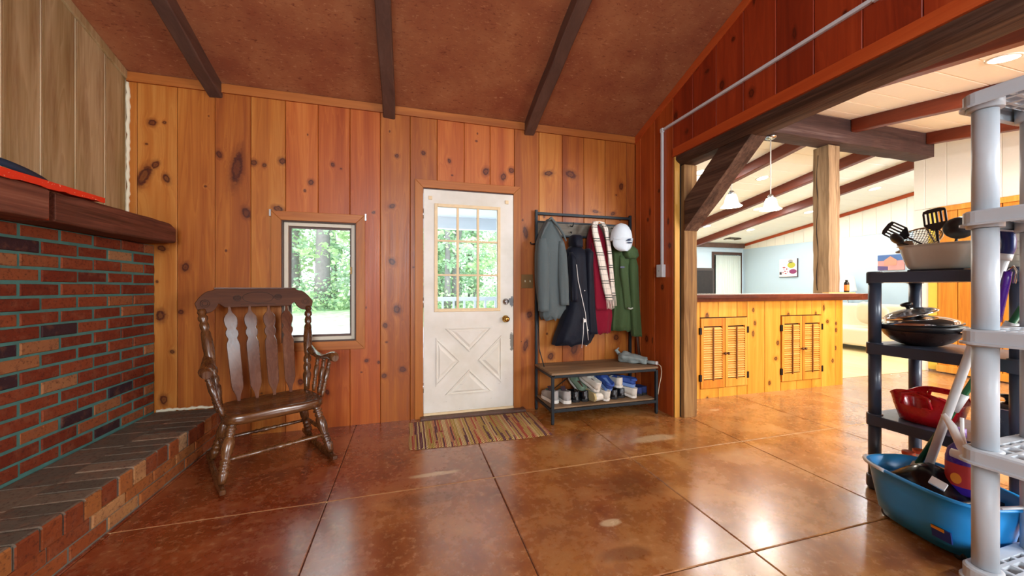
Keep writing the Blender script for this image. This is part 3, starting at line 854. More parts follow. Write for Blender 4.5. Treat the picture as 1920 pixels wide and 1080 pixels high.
# ================================================================ rag rug in front of the door
def mat_rug():
    g = G('woven_rag_rug')
    o = g.obj(); x, y, z = g.sep(o)
    jit = g.math('MULTIPLY', g.math('SUBTRACT', g.noise(g.comb(0.0, g.math('MULTIPLY', y, 9), x), 1.0, 2), 0.5), 0.012)
    col_id = g.math('FLOOR', g.math('MULTIPLY', g.math('ADD', x, jit), 88.0))
    seg_id = g.math('FLOOR', g.math('MULTIPLY', g.math('ADD', y, g.math('MULTIPLY', col_id, 0.137)), 3.4))
    rn = g.n('TexWhiteNoise', {'Vector': g.comb(col_id, 0.0, 0.0)}, noise_dimensions='3D').outputs[0]
    rs = g.n('TexWhiteNoise', {'Vector': g.comb(col_id, seg_id, 3.0)}, noise_dimensions='3D').outputs[0]
    c = g.ramp(rn, [(0.0, '#c79a5c'), (0.22, '#d2ac6c'), (0.4, '#b89a4a'), (0.55, '#c98a62'), (0.68, '#d9bc88'), (0.84, '#c4785a'), (0.93, '#6a2e40')], 'CONSTANT')
    c = g.mix(g.mrange(rs, 0.90, 0.91), c, '#5c2440')
    c = g.mix(g.mrange(rs, 0.075, 0.07), c, '#b43c30')
    ks = g.voro(o, 6.0)
    c = g.mix(g.mrange(ks, 0.11, 0.09), c, '#9c2c30')
    # basket weave
    sx = g.math('SINE', g.math('MULTIPLY', x, 2 * PI * 88.0)); sy = g.math('SINE', g.math('ADD', g.math('MULTIPLY', y, 2 * PI * 62.0), g.math('MULTIPLY', col_id, PI)))
    wv = g.math('ADD', g.math('MULTIPLY', sx, 0.5), g.math('MULTIPLY', sy, 0.7))
    c = g.mix(g.mrange(wv, -0.1, -0.9, 0, 0.75), c, '#4a2e1c')
    c = g.mix(g.mrange(wv, 0.4, 1.1, 0, 0.5), c, '#f0e2bc')
    g.set(color=c, rough=0.95, spec=0.1, normal=g.bump(wv, 0.8, 0.004))
    return g.m
m = MB(); nx, ny = 60, 24
def rug_pt(i, j):
    u = i / nx; v = j / ny
    xl = 0.004; xr = 1.112
    x = xl + (xr - xl) * u + 0.004 * math.sin(v * 9 + 2)
    y = 2.722 + 0.015 * (1 - u) + (0.575) * v + 0.006 * math.sin(u * 14) * (1 - v)
    r = 0.02
    if u < 0.02 and v < 0.04: x += 0.012; y += 0.012
    z = 0.010 + 0.003 * noise.noise(Vector((x * 6, y * 6, 0))) 
    if i in (0, nx) or j in (0, ny): z = 0.002
    return (x, y, z)
g0 = [[rug_pt(i, j) for i in range(nx + 1)] for j in range(ny + 1)]
vsx = [p for r in g0 for p in r]
fsx = [(j * (nx + 1) + i, j * (nx + 1) + i + 1, (j + 1) * (nx + 1) + i + 1, (j + 1) * (nx + 1) + i) for j in range(ny) for i in range(nx)]
m.add(vsx, fsx, True)
bnd = [j * (nx + 1) for j in range(0)]
o = m.build('rag_rug', mat_rug())
top(o, 'tan striped rag rug lying in front of the white door', 'rug')
# ================================================================ outside: porch, drive, lawn and woods seen through door and window
M_GRASS = G('lawn_green'); _p = M_GRASS.pos(); M_GRASS.set(color=M_GRASS.ramp(M_GRASS.noise(_p, 3, 5), [(0.3, '#86a87a'), (0.6, '#b0cca0'), (0.8, '#d0e2bc')]), rough=0.9); M_GRASS = M_GRASS.m
M_DRIVE = plain('pale_gravel_drive', '#dcdce2', 0.9, var=0.1, scale=5)
lawn = MB(); nx, ny = 40, 30
def lz(x, y): return -0.12 + max(0, y - 14) * 0.035 + 0.15 * noise.noise(Vector((x * 0.2, y * 0.2, 0)))
vv = [(-30 + 60 * i / nx, 12.6 + 40 * j / ny + 0.6 * math.sin(i * 0.9) * (1 if j == 0 else 0), lz(-30 + 60 * i / nx, 12.6 + 40 * j / ny) if j else -0.14) for j in range(ny + 1) for i in range(nx + 1)]
ff = [(j * (nx + 1) + i, j * (nx + 1) + i + 1, (j + 1) * (nx + 1) + i + 1, (j + 1) * (nx + 1) + i) for j in range(ny) for i in range(nx)]
lawn.add(vv, ff, True)
struct(lawn.build('lawn', M_GRASS))
struct(MB().box(-30, 3.56, -0.3, 30, 13.2, -0.13).build('driveway', M_DRIVE))
M_PORCH = plain('white_porch_paint', '#eef0f2', 0.5, var=0.03)
po = thing('porch', (1.2, 5.0, -0.13), 'white covered porch with railing seen through the door panes', 'porch')
MB().box(-0.1, 3.56, -0.12, 3.4, 6.5, -0.03).build('porch_deck', plain('grey_deck', '#9a9a98', 0.7), po)
MB().box(-0.1, 3.58, 2.42, 3.4, 6.6, 2.52).build('porch_roof', M_PORCH, po)
MB().box(-0.1, 6.42, 2.22, 3.4, 6.56, 2.42).build('fascia_beam', M_PORCH, po)
for x in (-0.05, 3.25): MB().box(x, 6.44, -0.03, x + 0.1, 6.54, 2.22).build('porch_post', M_PORCH, po)
for z in (0.95, 0.15): MB().box(0.05, 6.46, z, 3.25, 6.52, z + 0.07).build('railing_bar', M_PORCH, po)
for k in range(16): MB().box(0.18 + k * 0.19, 6.475, 0.22, 0.215 + k * 0.19, 6.505, 0.95).build('baluster', M_PORCH, po)

def mat_leaf(name, a, b, c):
    g = G(name); p = g.pos()
    n = g.noise(p, 2.5, 3); r = g.rand()
    col = g.ramp(g.math('ADD', g.math('MULTIPLY', n, 0.8), g.math('MULTIPLY', r, 0.25)), [(0.3, a), (0.5, b), (0.75, c)])
    d = g.n('BsdfDiffuse', {0: col}); t = g.n('BsdfTranslucent', {0: col})
    mx = g.n('MixShader', {0: 0.45, 1: d.outputs[0], 2: t.outputs[0]})
    g.nt.links.new(mx.outputs[0], g.out.inputs[0]); return g.m
M_LEAF = mat_leaf('leaf_green', '#86a486', '#b8d2b6', '#e4f1e2')
M_LEAF2 = mat_leaf('leaf_yellow_green', '#94ae80', '#c4daac', '#e8f4da')
M_BARK = plain('grey_bark', '#8a8286', 0.9, var=0.3, bump=0.8, scale=6)
def tree(x, y, r, h, label, crown, nleaf, lm, seed, low=2.0):
    rg = random.Random(seed)
    z0 = lz(x, y) - 0.05
    t = thing('tree', (x, y, z0), label, 'tree', 'trees of the wood outside')
    n = 8
    pts = [(x + rg.uniform(-.12, .12) * k / n * 3, y + rg.uniform(-.1, .1), z0 + h * k / n) for k in range(n + 1)]
    MB().tube(pts, [r * (1.25 if k == 0 else 1 - 0.6 * k / n) for k in range(n + 1)], 9).build('trunk', M_BARK, t)
    m = MB()
    for c in range(crown):
        a = rg.uniform(0, 2 * PI); q = rg.uniform(0.2, 1) ** 0.6
        cz = z0 + rg.uniform(low, h)
        cx = x + math.cos(a) * q * (2.2 + h * 0.08); cy = y + math.sin(a) * q * (2.0 + h * 0.06)
        cr = rg.uniform(0.35, 0.9)
        for _ in range(nleaf):
            d = Vector((rg.gauss(0, 1), rg.gauss(0, 1), rg.gauss(0, 0.55))) * cr * 0.55
            p = Vector((cx, cy, cz)) + d
            s = rg.uniform(0.08, 0.19)
            e1 = Vector((rg.uniform(-1, 1), rg.uniform(-1, 1), rg.uniform(-.5, .5))).normalized() * s
            e2 = e1.cross(Vector((rg.uniform(-1, 1), rg.uniform(-1, 1), rg.uniform(-1, 1)))).normalized() * s * 0.6
            m.add([p - e1, p + e2, p + e1, p - e2], [(0, 1, 2, 3)])
    f = m.build('foliage', lm, t)
    return t
TR = [(-4.3, 21.0, 0.40, 14), (-6.4, 24.0, 0.26, 13), (-3.2, 25.5, 0.2, 12), (-5.2, 29, 0.24, 14), (-7.8, 21.5, 0.2, 12), (-2.0, 22.5, 0.16, 11), (-0.6, 27, 0.22, 13),
      (1.2, 23.0, 0.28, 13), (2.6, 20.5, 0.24, 12), (4.2, 25, 0.22, 13), (3.4, 30, 0.3, 14), (5.6, 21.5, 0.2, 11), (0.3, 32, 0.3, 14), (-9.5, 26, 0.3, 14), (7.4, 26, 0.3, 13), (-3.6, 33, 0.3, 15), (-8.6, 33, 0.3, 15), (6.0, 33, 0.3, 15), (1.9, 18.6, 0.16, 11), (3.1, 23.6, 0.22, 13), (0.8, 20.2, 0.14, 10), (2.3, 27.5, 0.25, 13)]
kinds = {0: 'tall pale-barked tree at the wood edge, thickest trunk in the window view'}
for i, (x, y, r, h) in enumerate(TR):
    lab = kinds.get(i) or ('leafy tree of the wood seen through the window left of the thick trunk' if x < -4.3 else 'leafy tree of the wood seen through the window right of the thick trunk' if x < -0.7 else 'leafy tree of the wood seen through the door panes')
    tree(x, y, r, h, lab, 84, 34, M_LEAF if i % 3 else M_LEAF2, i, 0.8 if i % 2 else 2.2)
def shrub(x, y, seed):
    rg = random.Random(seed); z0 = lz(x, y) - 0.02; m = MB()
    for _ in range(420):
        p = Vector((x + rg.gauss(0, .8), y + rg.gauss(0, .5), z0 + abs(rg.gauss(0.1, .7)) + 0.05)); s = rg.uniform(0.05, 0.13)
        e1 = Vector((rg.uniform(-1, 1), rg.uniform(-1, 1), rg.uniform(-.5, .5))).normalized() * s
        e2 = e1.cross(Vector((rg.uniform(-1, 1), rg.uniform(-1, 1), rg.uniform(-1, 1)))).normalized() * s * 0.6
        m.add([p - e1, p + e2, p + e1, p - e2], [(0, 1, 2, 3)])
    o = m.build('shrub', M_LEAF2 if seed % 2 else M_LEAF, None, origin='b')
    top(o, 'low ' + ('yellow-green' if seed % 2 else 'pale green') + ' shrub on the lawn edge seen through the ' + ('window' if x < -0.7 else 'door panes'), 'shrub', 'shrubs along the wood')
for i in range(16): shrub(-9 + i * 1.15 + RNG.uniform(-.3, .3), 19.5 + RNG.uniform(-1, 2.5), 50 + i)
# ================================================================ kitchen and living room beyond the opening
RZ, RYY, KS = 3.28, 3.30, 0.157
def kz(y): return RZ - KS * abs(y - RYY)
kc = sroot('ceiling', (6, 3.3, 3.3))
def plank_rows(y0, y1, step):
    y = y0
    while (y < y1) if step > 0 else (y > y1):
        a, b = (y, y + step) if step > 0 else (y + step, y)
        a += 0.0022; b -= 0.0022
        c = 0.006
        m = MB()
        pr = [(a, 0.018), (a, c), (a + c, 0), (b - c, 0), (b, c), (b, 0.018)]
        m.prism([(2.532, yy, kz(yy) + h) for yy, h in pr], (9.56 - 2.532, 0, 0))
        m.build('ceiling_board', M_WHITECEIL, kc)
        y += step
plank_rows(RYY, 8.5, 0.245)
plank_rows(RYY, -3.2, -0.245)
m = MB()
m.prism([(2.53, 8.6, kz(8.6) + 0.02), (2.53, RYY, RZ + 0.02), (2.53, -3.5, kz(-3.5) + 0.02), (2.53, -3.5, kz(-3.5) + 0.1), (2.53, RYY, RZ + 0.1), (2.53, 8.6, kz(8.6) + 0.1)], (7.1, 0, 0))
m.build('ceiling_core', plain('dark_board_gap', '#57483a', 0.9), kc)
def kbeam(x0, x1, y0, y1, mat=M_KBEAM):
    rings = []
    for k in range(9):
        y = y0 + (y1 - y0) * k / 8
        z = kz(y) - 0.002
        rings.append([(x0, y, z), (x1, y, z), (x1, y, z - 0.14), (x1 - 0.008, y, z - 0.148), (x0 + 0.008, y, z - 0.148), (x0, y, z - 0.14)])
    return MB().loft(rings, True, False).build('ceiling_beam', mat, kc)
for xr in (3.84, 5.14, 6.49, 7.71): kbeam(xr - 0.10, xr, 3.44, 8.48)
for xr in (4.05, 5.36, 6.78): kbeam(xr - 0.1, xr, 3.19, -3.1)
# ridge beam and the pillar that carries it from the counter
rbm = sroot('trim_1', (5.0, 3.3, 2.97))
def ridge(t):
    x = 2.56 + t * (6.87 - 2.56)
    y0, y1, z0, z1 = 3.20, 3.42, 2.965, 3.262
    return [(x, y0, z0), (x, y0, z1), (x, y1, z1), (x, y1, z0), (x, (y0 + y1) / 2, z0 - 0.004)]
hewn(ridge, 36, 'ridge_beam', wood('dark_ridge_timber', ['#2a1c1a', '#3a2724', '#4c3632', '#6a5854'], 0, 0.8, 0.7, spec=0.25, bump=0.5, fine=0.5), rbm, 0.007, 11)
def pillar(t):
    z = 1.113 + t * (2.955 - 1.113)
    x0, y0, w = 5.0, 3.27, 0.185
    return [(x0, y0, z), (x0 + w / 2, y0 - 0.002, z), (x0 + w, y0, z), (x0 + w, y0 + w / 2, z), (x0 + w, y0 + w, z), (x0 + w / 2, y0 + w, z), (x0, y0 + w, z), (x0 - 0.002, y0 + w / 2, z)]
pl = sroot('trim_2', (5.09, 3.36, 1.11))
po_ = hewn(pillar, 30, 'timber_pillar', M_HEWNP, pl, 0.007, 21)
MB().tube([(4.994, 3.40 + 0.01 * math.sin(k * 0.9), 1.15 + k * 0.09) for k in range(20)], [0.004 + 0.002 * math.sin(k) for k in range(20)], 5).build('drying_crack', M_BACKING, pl)

# living-room walls
XB, YC = 9.5, 8.5
wbl = sroot('wall_far_right', (XB, 6, 0))
MB().box(XB, 3.0, 0, XB + 0.15, YC + 0.15, 2.32).build('plaster', M_BLUEWALL, wbl)
y = 8.49
while y > 2.6:
    a, b = y - 0.243, y - 0.002
    m = MB(); c = 0.004
    pr = [(XB + 0.02, a), (XB - 0.01 + c, a), (XB - 0.01, a + c), (XB - 0.01, b - c), (XB - 0.01 + c, b), (XB + 0.02, b)]
    m.loft([[(x, yy, 2.32) for x, yy in pr], [(x, yy, kz(yy) - 0.004) for x, yy in pr]], True, False)
    m.build('painted_board', M_WHITEWALL, wbl); y -= 0.245
m = MB(); m.prism([(XB - 0.03, 8.49, kz(8.49) - 0.075), (XB - 0.03, 8.49, kz(8.49) - 0.004), (XB - 0.03, RYY, kz(RYY) - 0.004), (XB - 0.03, RYY, kz(RYY) - 0.075)], (0.019, 0, 0))
m.build('rake_trim', M_TRIMY, wbl, 0.002)
wfa = sroot('wall_far', (6, YC, 0))
FW = (8.36, 9.40, 0.0, 2.21)
m = MB(); wall_boxes(m, 2.4, XB + 0.15, YC, YC + 0.15, 0, 2.5, [(8.44, 9.36, 0.1, 2.14)]); m.build('plaster', M_BLUEWALL, wfa)
MB().box(2.5, YC - 0.10, 2.345, 9.46, YC - 0.001, 2.465).build('wall_beam', M_BEAM, wfa, 0.004)
w2 = sroot('window_2', (8.9, YC, 0))
M_DKCAS = wood('dark_window_casing', ['#3c2420', '#4e322a', '#5c4036'], 2, 1, 0.5)
MB().box(8.36, YC - 0.02, 0.1, 8.44, YC - 0.001, 2.22).build('casing', M_DKCAS, w2, 0.003)
MB().box(9.36, YC - 0.02, 0.1, 9.44, YC - 0.001, 2.22).build('casing', M_DKCAS, w2, 0.003)
MB().box(8.44, YC - 0.02, 2.14, 9.36, YC - 0.001, 2.22).build('casing', M_DKCAS, w2, 0.003)
MB().box(8.44, YC + 0.05, 0.1, 9.36, YC + 0.055, 2.14).build('pane', M_GLASS, w2)
g = G('sheer_white_curtain'); o_ = g.obj()
d_ = g.n('BsdfDiffuse', {0: lin('#f4f6f2')}); t_ = g.n('BsdfTranslucent', {0: lin('#eef4ee')})
mx_ = g.n('MixShader', {0: 0.5, 1: d_.outputs[0], 2: t_.outputs[0]}); g.nt.links.new(mx_.outputs[0], g.out.inputs[0])
m = MB(); n = 80
top_ = []; bot_ = []
for k in range(n + 1):
    x = 8.46 + 0.9 * k / n; yy = YC - 0.055 + 0.018 * math.sin(k * 0.9) + 0.006 * math.sin(k * 2.2)
    top_.append((x, yy, 2.12)); bot_.append((x, yy + 0.005 * math.sin(k), 0.15))
m.loft([top_, bot_], False, True, False)
cu = m.build('sheer_curtain', g.m); sm_ = cu.modifiers.new('thick', 'SOLIDIFY'); sm_.thickness = 0.003
top(cu, 'sheer white curtain hanging over the dark-framed living room window', 'curtain')

# partition with cream boards above and orange wood below
PX = 7.17
wp = sroot('wall_kitchen', (PX, 2, 0))
MB().box(PX + 0.021, -3.2, 0, PX + 0.2, 3.56, 3.2).build('wall_core', M_WHITEWALL, wp)
y = 3.56
k = 0
for b in [3.56, 3.47, 3.32] + [3.32 - 0.245 * i for i in range(1, 27)]:
    pass
js = [3.56, 3.44, 3.22] + [3.22 - 0.245 * i for i in range(1, 26)]
for b, a in zip(js[:-1], js[1:]):
    c = 0.005; a += 0.001; b -= 0.001
    pr = [(PX + 0.02, a), (PX + c, a), (PX, a + c), (PX, b - c), (PX + c, b), (PX + 0.02, b)]
    MB().loft([[(x, yy, 2.32) for x, yy in pr], [(x, yy, min(kz(yy), 3.25) - 0.004) for x, yy in pr]], True, False).build('painted_board', M_WHITEWALL, wp)
MB().box(PX - 0.006, 3.40, 0, PX + 0.02, 3.56, 2.315).build('painted_end', M_WHITEWALL, wp)
M_KWOOD = wood('honey_pine', ['#b86a1e', '#cf8428', '#dd9a3c', '#e8ae58'], 2, 1.0, 0.4, spec=0.4)
M_KYEL = plain('yellow_edge_board', '#e6c24c', 0.5, var=0.08)
MB().box(PX - 0.02, 3.30, 0.03, PX + 0.02, 3.395, 2.30).build('edge_board', M_KYEL, wp, 0.002)
yy = 3.295
while yy > -3.0:
    MB().box(PX - 0.03, yy - 0.19, 0.10, PX + 0.02, yy - 0.004, 2.30).build('pine_board', M_KWOOD, wp, 0.003); yy -= 0.194
MB().box(PX - 0.05, -3.0, 2.24, PX - 0.0305, 3.29, 2.31).build('header_trim', M_KWOOD, wp, 0.002)
MB().box(PX - 0.075, 2.0, 0.02, PX - 0.031, 3.29, 0.11).build('plinth', M_KWOOD, wp, 0.003)
wk = sroot('wall_kitchen_rear', (5, -3.2, 0))
m = MB(); wall_boxes(m, 2.53, 7.4, -3.3, -3.2, 0, 2.4, [(3.7, 5.9, 1.1, 2.35)]); m.build('plaster', M_WHITEWALL, wk)  # unseen wall, with an assumed window opening for the fill light
wk2 = sroot('wall_living_left', (2.45, 6, 0))
MB().box(2.30, 3.56, 0, 2.45, 8.5, 3.2).build('plaster', M_BLUEWALL, wk2)

# ---------------------------------------------------------------- counter island with louvred doors
IY = 3.19
isl = thing('kitchen_island', (4.0, 3.4, 0), 'honey pine kitchen counter with two pairs of louvred doors and live-edge top', 'counter')
MB().box(2.66, IY + 0.021, 0.0, 5.095, 3.62, 1.03).build('carcass', M_BACKING, isl)
MB().box(5.0955, IY + 0.0, 0.0, 5.112, 3.62, 1.035).build('end_panel', M_KWOOD, isl, 0.002)
def island_mat(i):
    rr = random.Random(300 + i)
    kk = [(rr.uniform(-.08, .08), rr.uniform(-.45, .45), rr.uniform(.012, .02), rr.uniform(.014, .03)) for _ in range(3)]
    g = wood('island_pine_%d' % i, ['#b8741f', '#cf8c2a', '#dc9e3c', '#e6b054'], 2, 1.0, 0.4, spec=0.4, knots=kk)
    return g
full_b = [(2.66, 2.985), (3.627, 3.875), (3.879, 4.113), (4.755, 4.981), (4.985, 5.098)]
for i, (a, b) in enumerate(full_b): MB().cboard(a, b, 0.0, 1.035, IY, 0.02).build('pine_board', island_mat(i), isl)
for i, (a, b) in enumerate([(2.989, 3.226), (3.230, 3.480), (3.484, 3.623), (4.117, 4.355), (4.359, 4.595), (4.599, 4.751)]):
    mt = island_mat(10 + i)
    MB().cboard(a, b, 0.866, 1.035, IY, 0.02).build('pine_board', mt, isl)
    MB().cboard(a, b, 0.0, 0.098, IY, 0.02).build('pine_board', mt, isl)
M_IRON = plain('black_iron', '#1d1a1a', 0.45, 0.7)
M_LOUV = wood('louvre_pine', ['#c8842c', '#d89a42', '#e6b262'], 0, 1.0, 0.4, spec=0.4)
def louvre_door(a, b, knob_right):
    z0, z1 = 0.106, 0.855
    st = 0.034
    dr = MB().box(a, IY - 0.014, z0, a + st, IY + 0.008, z1).box(b - st, IY - 0.014, z0, b, IY + 0.008, z1).box(a + st, IY - 0.014, z0, b - st, IY + 0.008, z0 + 0.09).box(a + st, IY - 0.014, z1 - 0.085, b - st, IY + 0.008, z1).build('louvre_door', M_KWOOD, isl, 0.002)
    n = 22
    for k in range(n):
        z = z0 + 0.10 + (z1 - 0.095 - z0 - 0.105) * (k + 0.5) / n
        MB().obb(((a + b) / 2, IY - 0.004, z), (b - a - 2 * st, 0.005, 0.030), Matrix.Rotation(-0.72, 3, 'X')).build('slat', M_LOUV, dr)
    MB().box((a + b) / 2 - 0.006, IY - 0.024, z0 + 0.08, (a + b) / 2 + 0.006, IY - 0.0145, z1 - 0.10).build('tilt_rod', plain('brown_rod', '#7a4a1c', 0.5), dr)
    kx = b - 0.017 if knob_right else a + 0.017
    MB().lathe([(0.006, 0), (0.006, 0.012), (0.015, 0.02), (0.016, 0.028), (0.008, 0.036), (0.001, 0.037)], (kx, IY - 0.014, 0.475), (0, -1, 0), 12).build('knob', plain('bronze_knob', '#6a4a34', 0.3, 0.8), dr)
    hx = a - 0.006 if knob_right else b + 0.006
    for hz in (0.22, 0.72): MB().box(hx - 0.014, IY - 0.018, hz - 0.036, hx + 0.014, IY - 0.0005 - 0.0, hz + 0.036).build('hinge', M_IRON, dr, 0.002)
louvre_door(2.988, 3.302, True); louvre_door(3.310, 3.612, False)
louvre_door(4.120, 4.428, True); louvre_door(4.436, 4.740, False)
# live-edge slab
m = MB(); nn = 60; rings = []
for k in range(nn + 1):
    x = 2.57 + (5.44 - 2.57) * k / nn
    w = 0.02 * noise.noise(Vector((x * 2.1, 0, 0))) + 0.012 * noise.noise(Vector((x * 7, 3, 0)))
    yf = 3.095 + w
    z0 = 1.036; z1 = 1.112
    rings.append([(x, yf + 0.012, z1), (x, yf, z1 - 0.008 + w * 0.3), (x, yf + 0.006 + w * 0.5, (z0 + z1) / 2), (x, yf + 0.03 - w * 0.6, z0), (x, 3.66, z0), (x, 3.66, z1)])
MB().loft(rings, True, False).build('slab_edge', wood('live_edge_bark', ['#3a1610', '#5a2416', '#7c3a22', '#93553a'], 0, 0.8, 0.5, spec=0.4, bump=0.6), isl)
MB().box(2.58, 3.13, 1.1125, 5.43, 3.65, 1.1135).build('slab_surface', plain('pale_counter_varnish', '#e8e0d4', 0.12, var=0.03), isl)

# things on the counter
bd = MB().box(4.88, 3.19, 1.1140, 5.34, 3.265, 1.128).build('cutting_board', wood('light_board', ['#c89a58', '#d9b070'], 0, 1, 0.5), None, 0.003)
top(bd, 'thin light wood board lying on the counter before the pillar', 'board')
bt = thing('bottle', (5.235, 3.225, 1.128), 'small dark bottle with an orange label on the counter beside the pillar', 'bottle')
MB().lathe([(0.024, 0), (0.026, 0.004), (0.026, 0.11), (0.02, 0.125), (0.012, 0.13)], (5.235, 3.225, 1.128), n=16).build('glass_body', plain('black_bottle', '#1a1614', 0.2), bt)
MB().lathe([(0.0265, 0.02), (0.0268, 0.022), (0.0268, 0.09), (0.0265, 0.092)], (5.235, 3.225, 1.128), n=16, caps=False).build('label_band', plain('orange_label', '#e07a2c', 0.5), bt)
MB().lathe([(0.014, 0.13), (0.014, 0.152), (0.002, 0.153)], (5.235, 3.225, 1.128), n=12).build('cap', plain('black_cap', '#141414', 0.4), bt)
# dark appliance at the far side of the counter, beside the post
tv = thing('speaker', (4.05, 4.2, 0), 'black floor-standing speaker cabinet seen beside the timber post', 'speaker')
MB().box(3.62, 4.12, 0.0, 4.10, 4.45, 1.46).build('cabinet', plain('black_cabinet', '#2c2c2c', 0.45), tv, 0.02)
MB().box(3.66, 4.108, 0.2, 4.06, 4.119, 1.42).build('grille', plain('black_grille', '#1c1c1c', 0.8), tv, 0.004)
# sofa with cushion, lamp behind it
M_SOFA = plain('cream_upholstery', '#e9dcc0', 0.85, var=0.05, bump=0.2, scale=60)
sf = thing('sofa', (8.6, 4.9, 0), 'cream upholstered sofa beyond the end of the counter', 'sofa')
MB().box(8.05, 4.30, 0.10, 8.95, 6.4, 0.42).build('seat', M_SOFA, sf, 0.05, 4)
MB().box(8.80, 4.30, 0.12, 9.12, 6.4, 0.86).build('backrest', M_SOFA, sf, 0.06, 4)
MB().box(8.03, 4.25, 0.08, 9.0, 4.52, 0.62).build('arm', M_SOFA, sf, 0.06, 4)
MB().box(8.03, 6.2, 0.08, 9.0, 6.45, 0.62).build('arm', M_SOFA, sf, 0.06, 4)
for (x, y) in ((8.12, 4.35), (8.12, 6.35), (9.0, 4.35), (9.0, 6.35)): MB().lathe([(0.025, 0), (0.03, 0.1)], (x, y, 0), n=10).build('foot', M_IRON, sf)
def cushion(name, c, s, R, mat, label):
    m = MB(); n = 10; rings = []
    for k in range(n + 1):
        v = -1 + 2 * k / n
        rr = []
        for j in range(20):
            a = 2 * PI * j / 20; ca, sa = math.cos(a), math.sin(a)
            sq = 1.0 / max(abs(ca), abs(sa)) ** 0.7
            f = math.sqrt(max(0, 1 - v * v)) ** 0.6
            rr.append(Vector((ca * sq * s[0] * (0.25 + 0.75 * f), sa * sq * s[1] * (0.25 + 0.75 * f), v * s[2])))
        rings.append([Vector(c) + R @ p for p in rr])
    o = m.loft(rings).build(name, mat); return top(o, label, 'cushion')
cushion('cushion', (8.44, 4.78, 0.68), (0.24, 0.24, 0.085), Matrix.Rotation(1.1, 3, 'Y') @ Matrix.Rotation(0.3, 3, 'Z'), M_SOFA, 'square cream cushion leaning on the arm of the sofa')
lp = thing('table_lamp', (9.2, 5.68, 0), 'white shaded lamp standing behind the cream sofa by the blue wall', 'lamp')
MB().lathe([(0.14, 0), (0.14, 0.02), (0.02, 0.04), (0.014, 0.5), (0.014, 1.15)], (9.25, 5.68, 0), n=14).build('stand', M_STEEL, lp)
MB().lathe([(0.15, 1.12), (0.11, 1.44)], (9.25, 5.68, 0), n=24, caps=False).build('lamp_shade', plain('white_lamp_shade', '#f3f1ee', 0.8), lp)
# canvases on the blue wall
pc = thing('canvas_print', (XB, 7.15, 1.47), 'square canvas of a green jug, a purple bowl and red petals on the blue wall', 'picture')
MB().box(XB - 0.035, 6.92, 1.475, XB - 0.001, 7.38, 1.93).build('canvas', plain('white_canvas', '#f2ecec', 0.7), pc, 0.003)
X = XB - 0.036
for bb in ((6.915, 6.93), ): MB().box(XB - 0.037, 6.914, 1.47, XB - 0.001, 6.9195, 1.935).box(XB - 0.037, 6.914, 1.465, XB - 0.001, 7.385, 1.4745).build('canvas_edge', plain('print_dark', '#4a3a44', 0.6), pc)
m = MB().lathe([(0.0, 0), (0.085, 0.0), (0.085, 0.0)], (0, 0, 0), n=4)
def flat_disc(cy, cz, ry, rz, mat, name, par, n=20, z=X):
    pts = [(z, cy + ry * math.cos(2 * PI * k / n), cz + rz * math.sin(2 * PI * k / n)) for k in range(n)]
    return MB().prism(pts, (-0.002, 0, 0)).build(name, mat, par)
flat_disc(7.06, 1.77, 0.10, 0.075, plain('print_green', '#b8b440', 0.6), 'jug_print', pc)
flat_disc(7.08, 1.87, 0.06, 0.045, plain('print_grey', '#a8a098', 0.6), 'jug_print', pc)
flat_disc(7.02, 1.605, 0.095, 0.06, plain('print_plum', '#8a3a68', 0.6), 'bowl_print', pc)
for k in range(12): flat_disc(7.28 - 0.13 * RNG.random(), 1.54 + 0.2 * RNG.random(), 0.018, 0.012, plain('print_red', '#c0304c', 0.6), 'petal_print', pc, 8)
MB().box(X - 0.001, 7.31, 1.53, X, 7.37, 1.60).build('caption_print', plain('print_dark', '#4a3a44', 0.6), pc)
pc = thing('canvas_print', (XB, 5.05, 1.54), 'small landscape canvas of a pink house under a blue sky behind the shelving', 'picture')
MB().box(XB - 0.03, 4.845, 1.545, XB - 0.001, 5.27, 1.86).build('canvas', plain('sunset_canvas', '#c9908c', 0.7, var=0.2, scale=12), pc, 0.003)
X2 = XB - 0.031
MB().prism([(X2, 5.27, 1.74), (X2, 4.845, 1.74), (X2, 4.845, 1.86), (X2, 5.27, 1.86)], (-0.001, 0, 0)).build('sky_print', plain('print_sky', '#4a6aa0', 0.7, var=0.2, scale=20), pc)
MB().prism([(X2 - 0.0015, 5.16, 1.64), (X2 - 0.0015, 4.96, 1.64), (X2 - 0.0015, 4.96, 1.75), (X2 - 0.0015, 5.06, 1.83), (X2 - 0.0015, 5.16, 1.75)], (-0.001, 0, 0)).build('house_print', plain('print_pink', '#d09078', 0.7), pc)
MB().prism([(X2 - 0.001, 5.27, 1.545), (X2 - 0.001, 5.10, 1.545), (X2 - 0.001, 5.10, 1.62), (X2 - 0.001, 5.27, 1.64)], (-0.001, 0, 0)).build('ground_print', plain('print_violet', '#5a4a78', 0.7), pc)

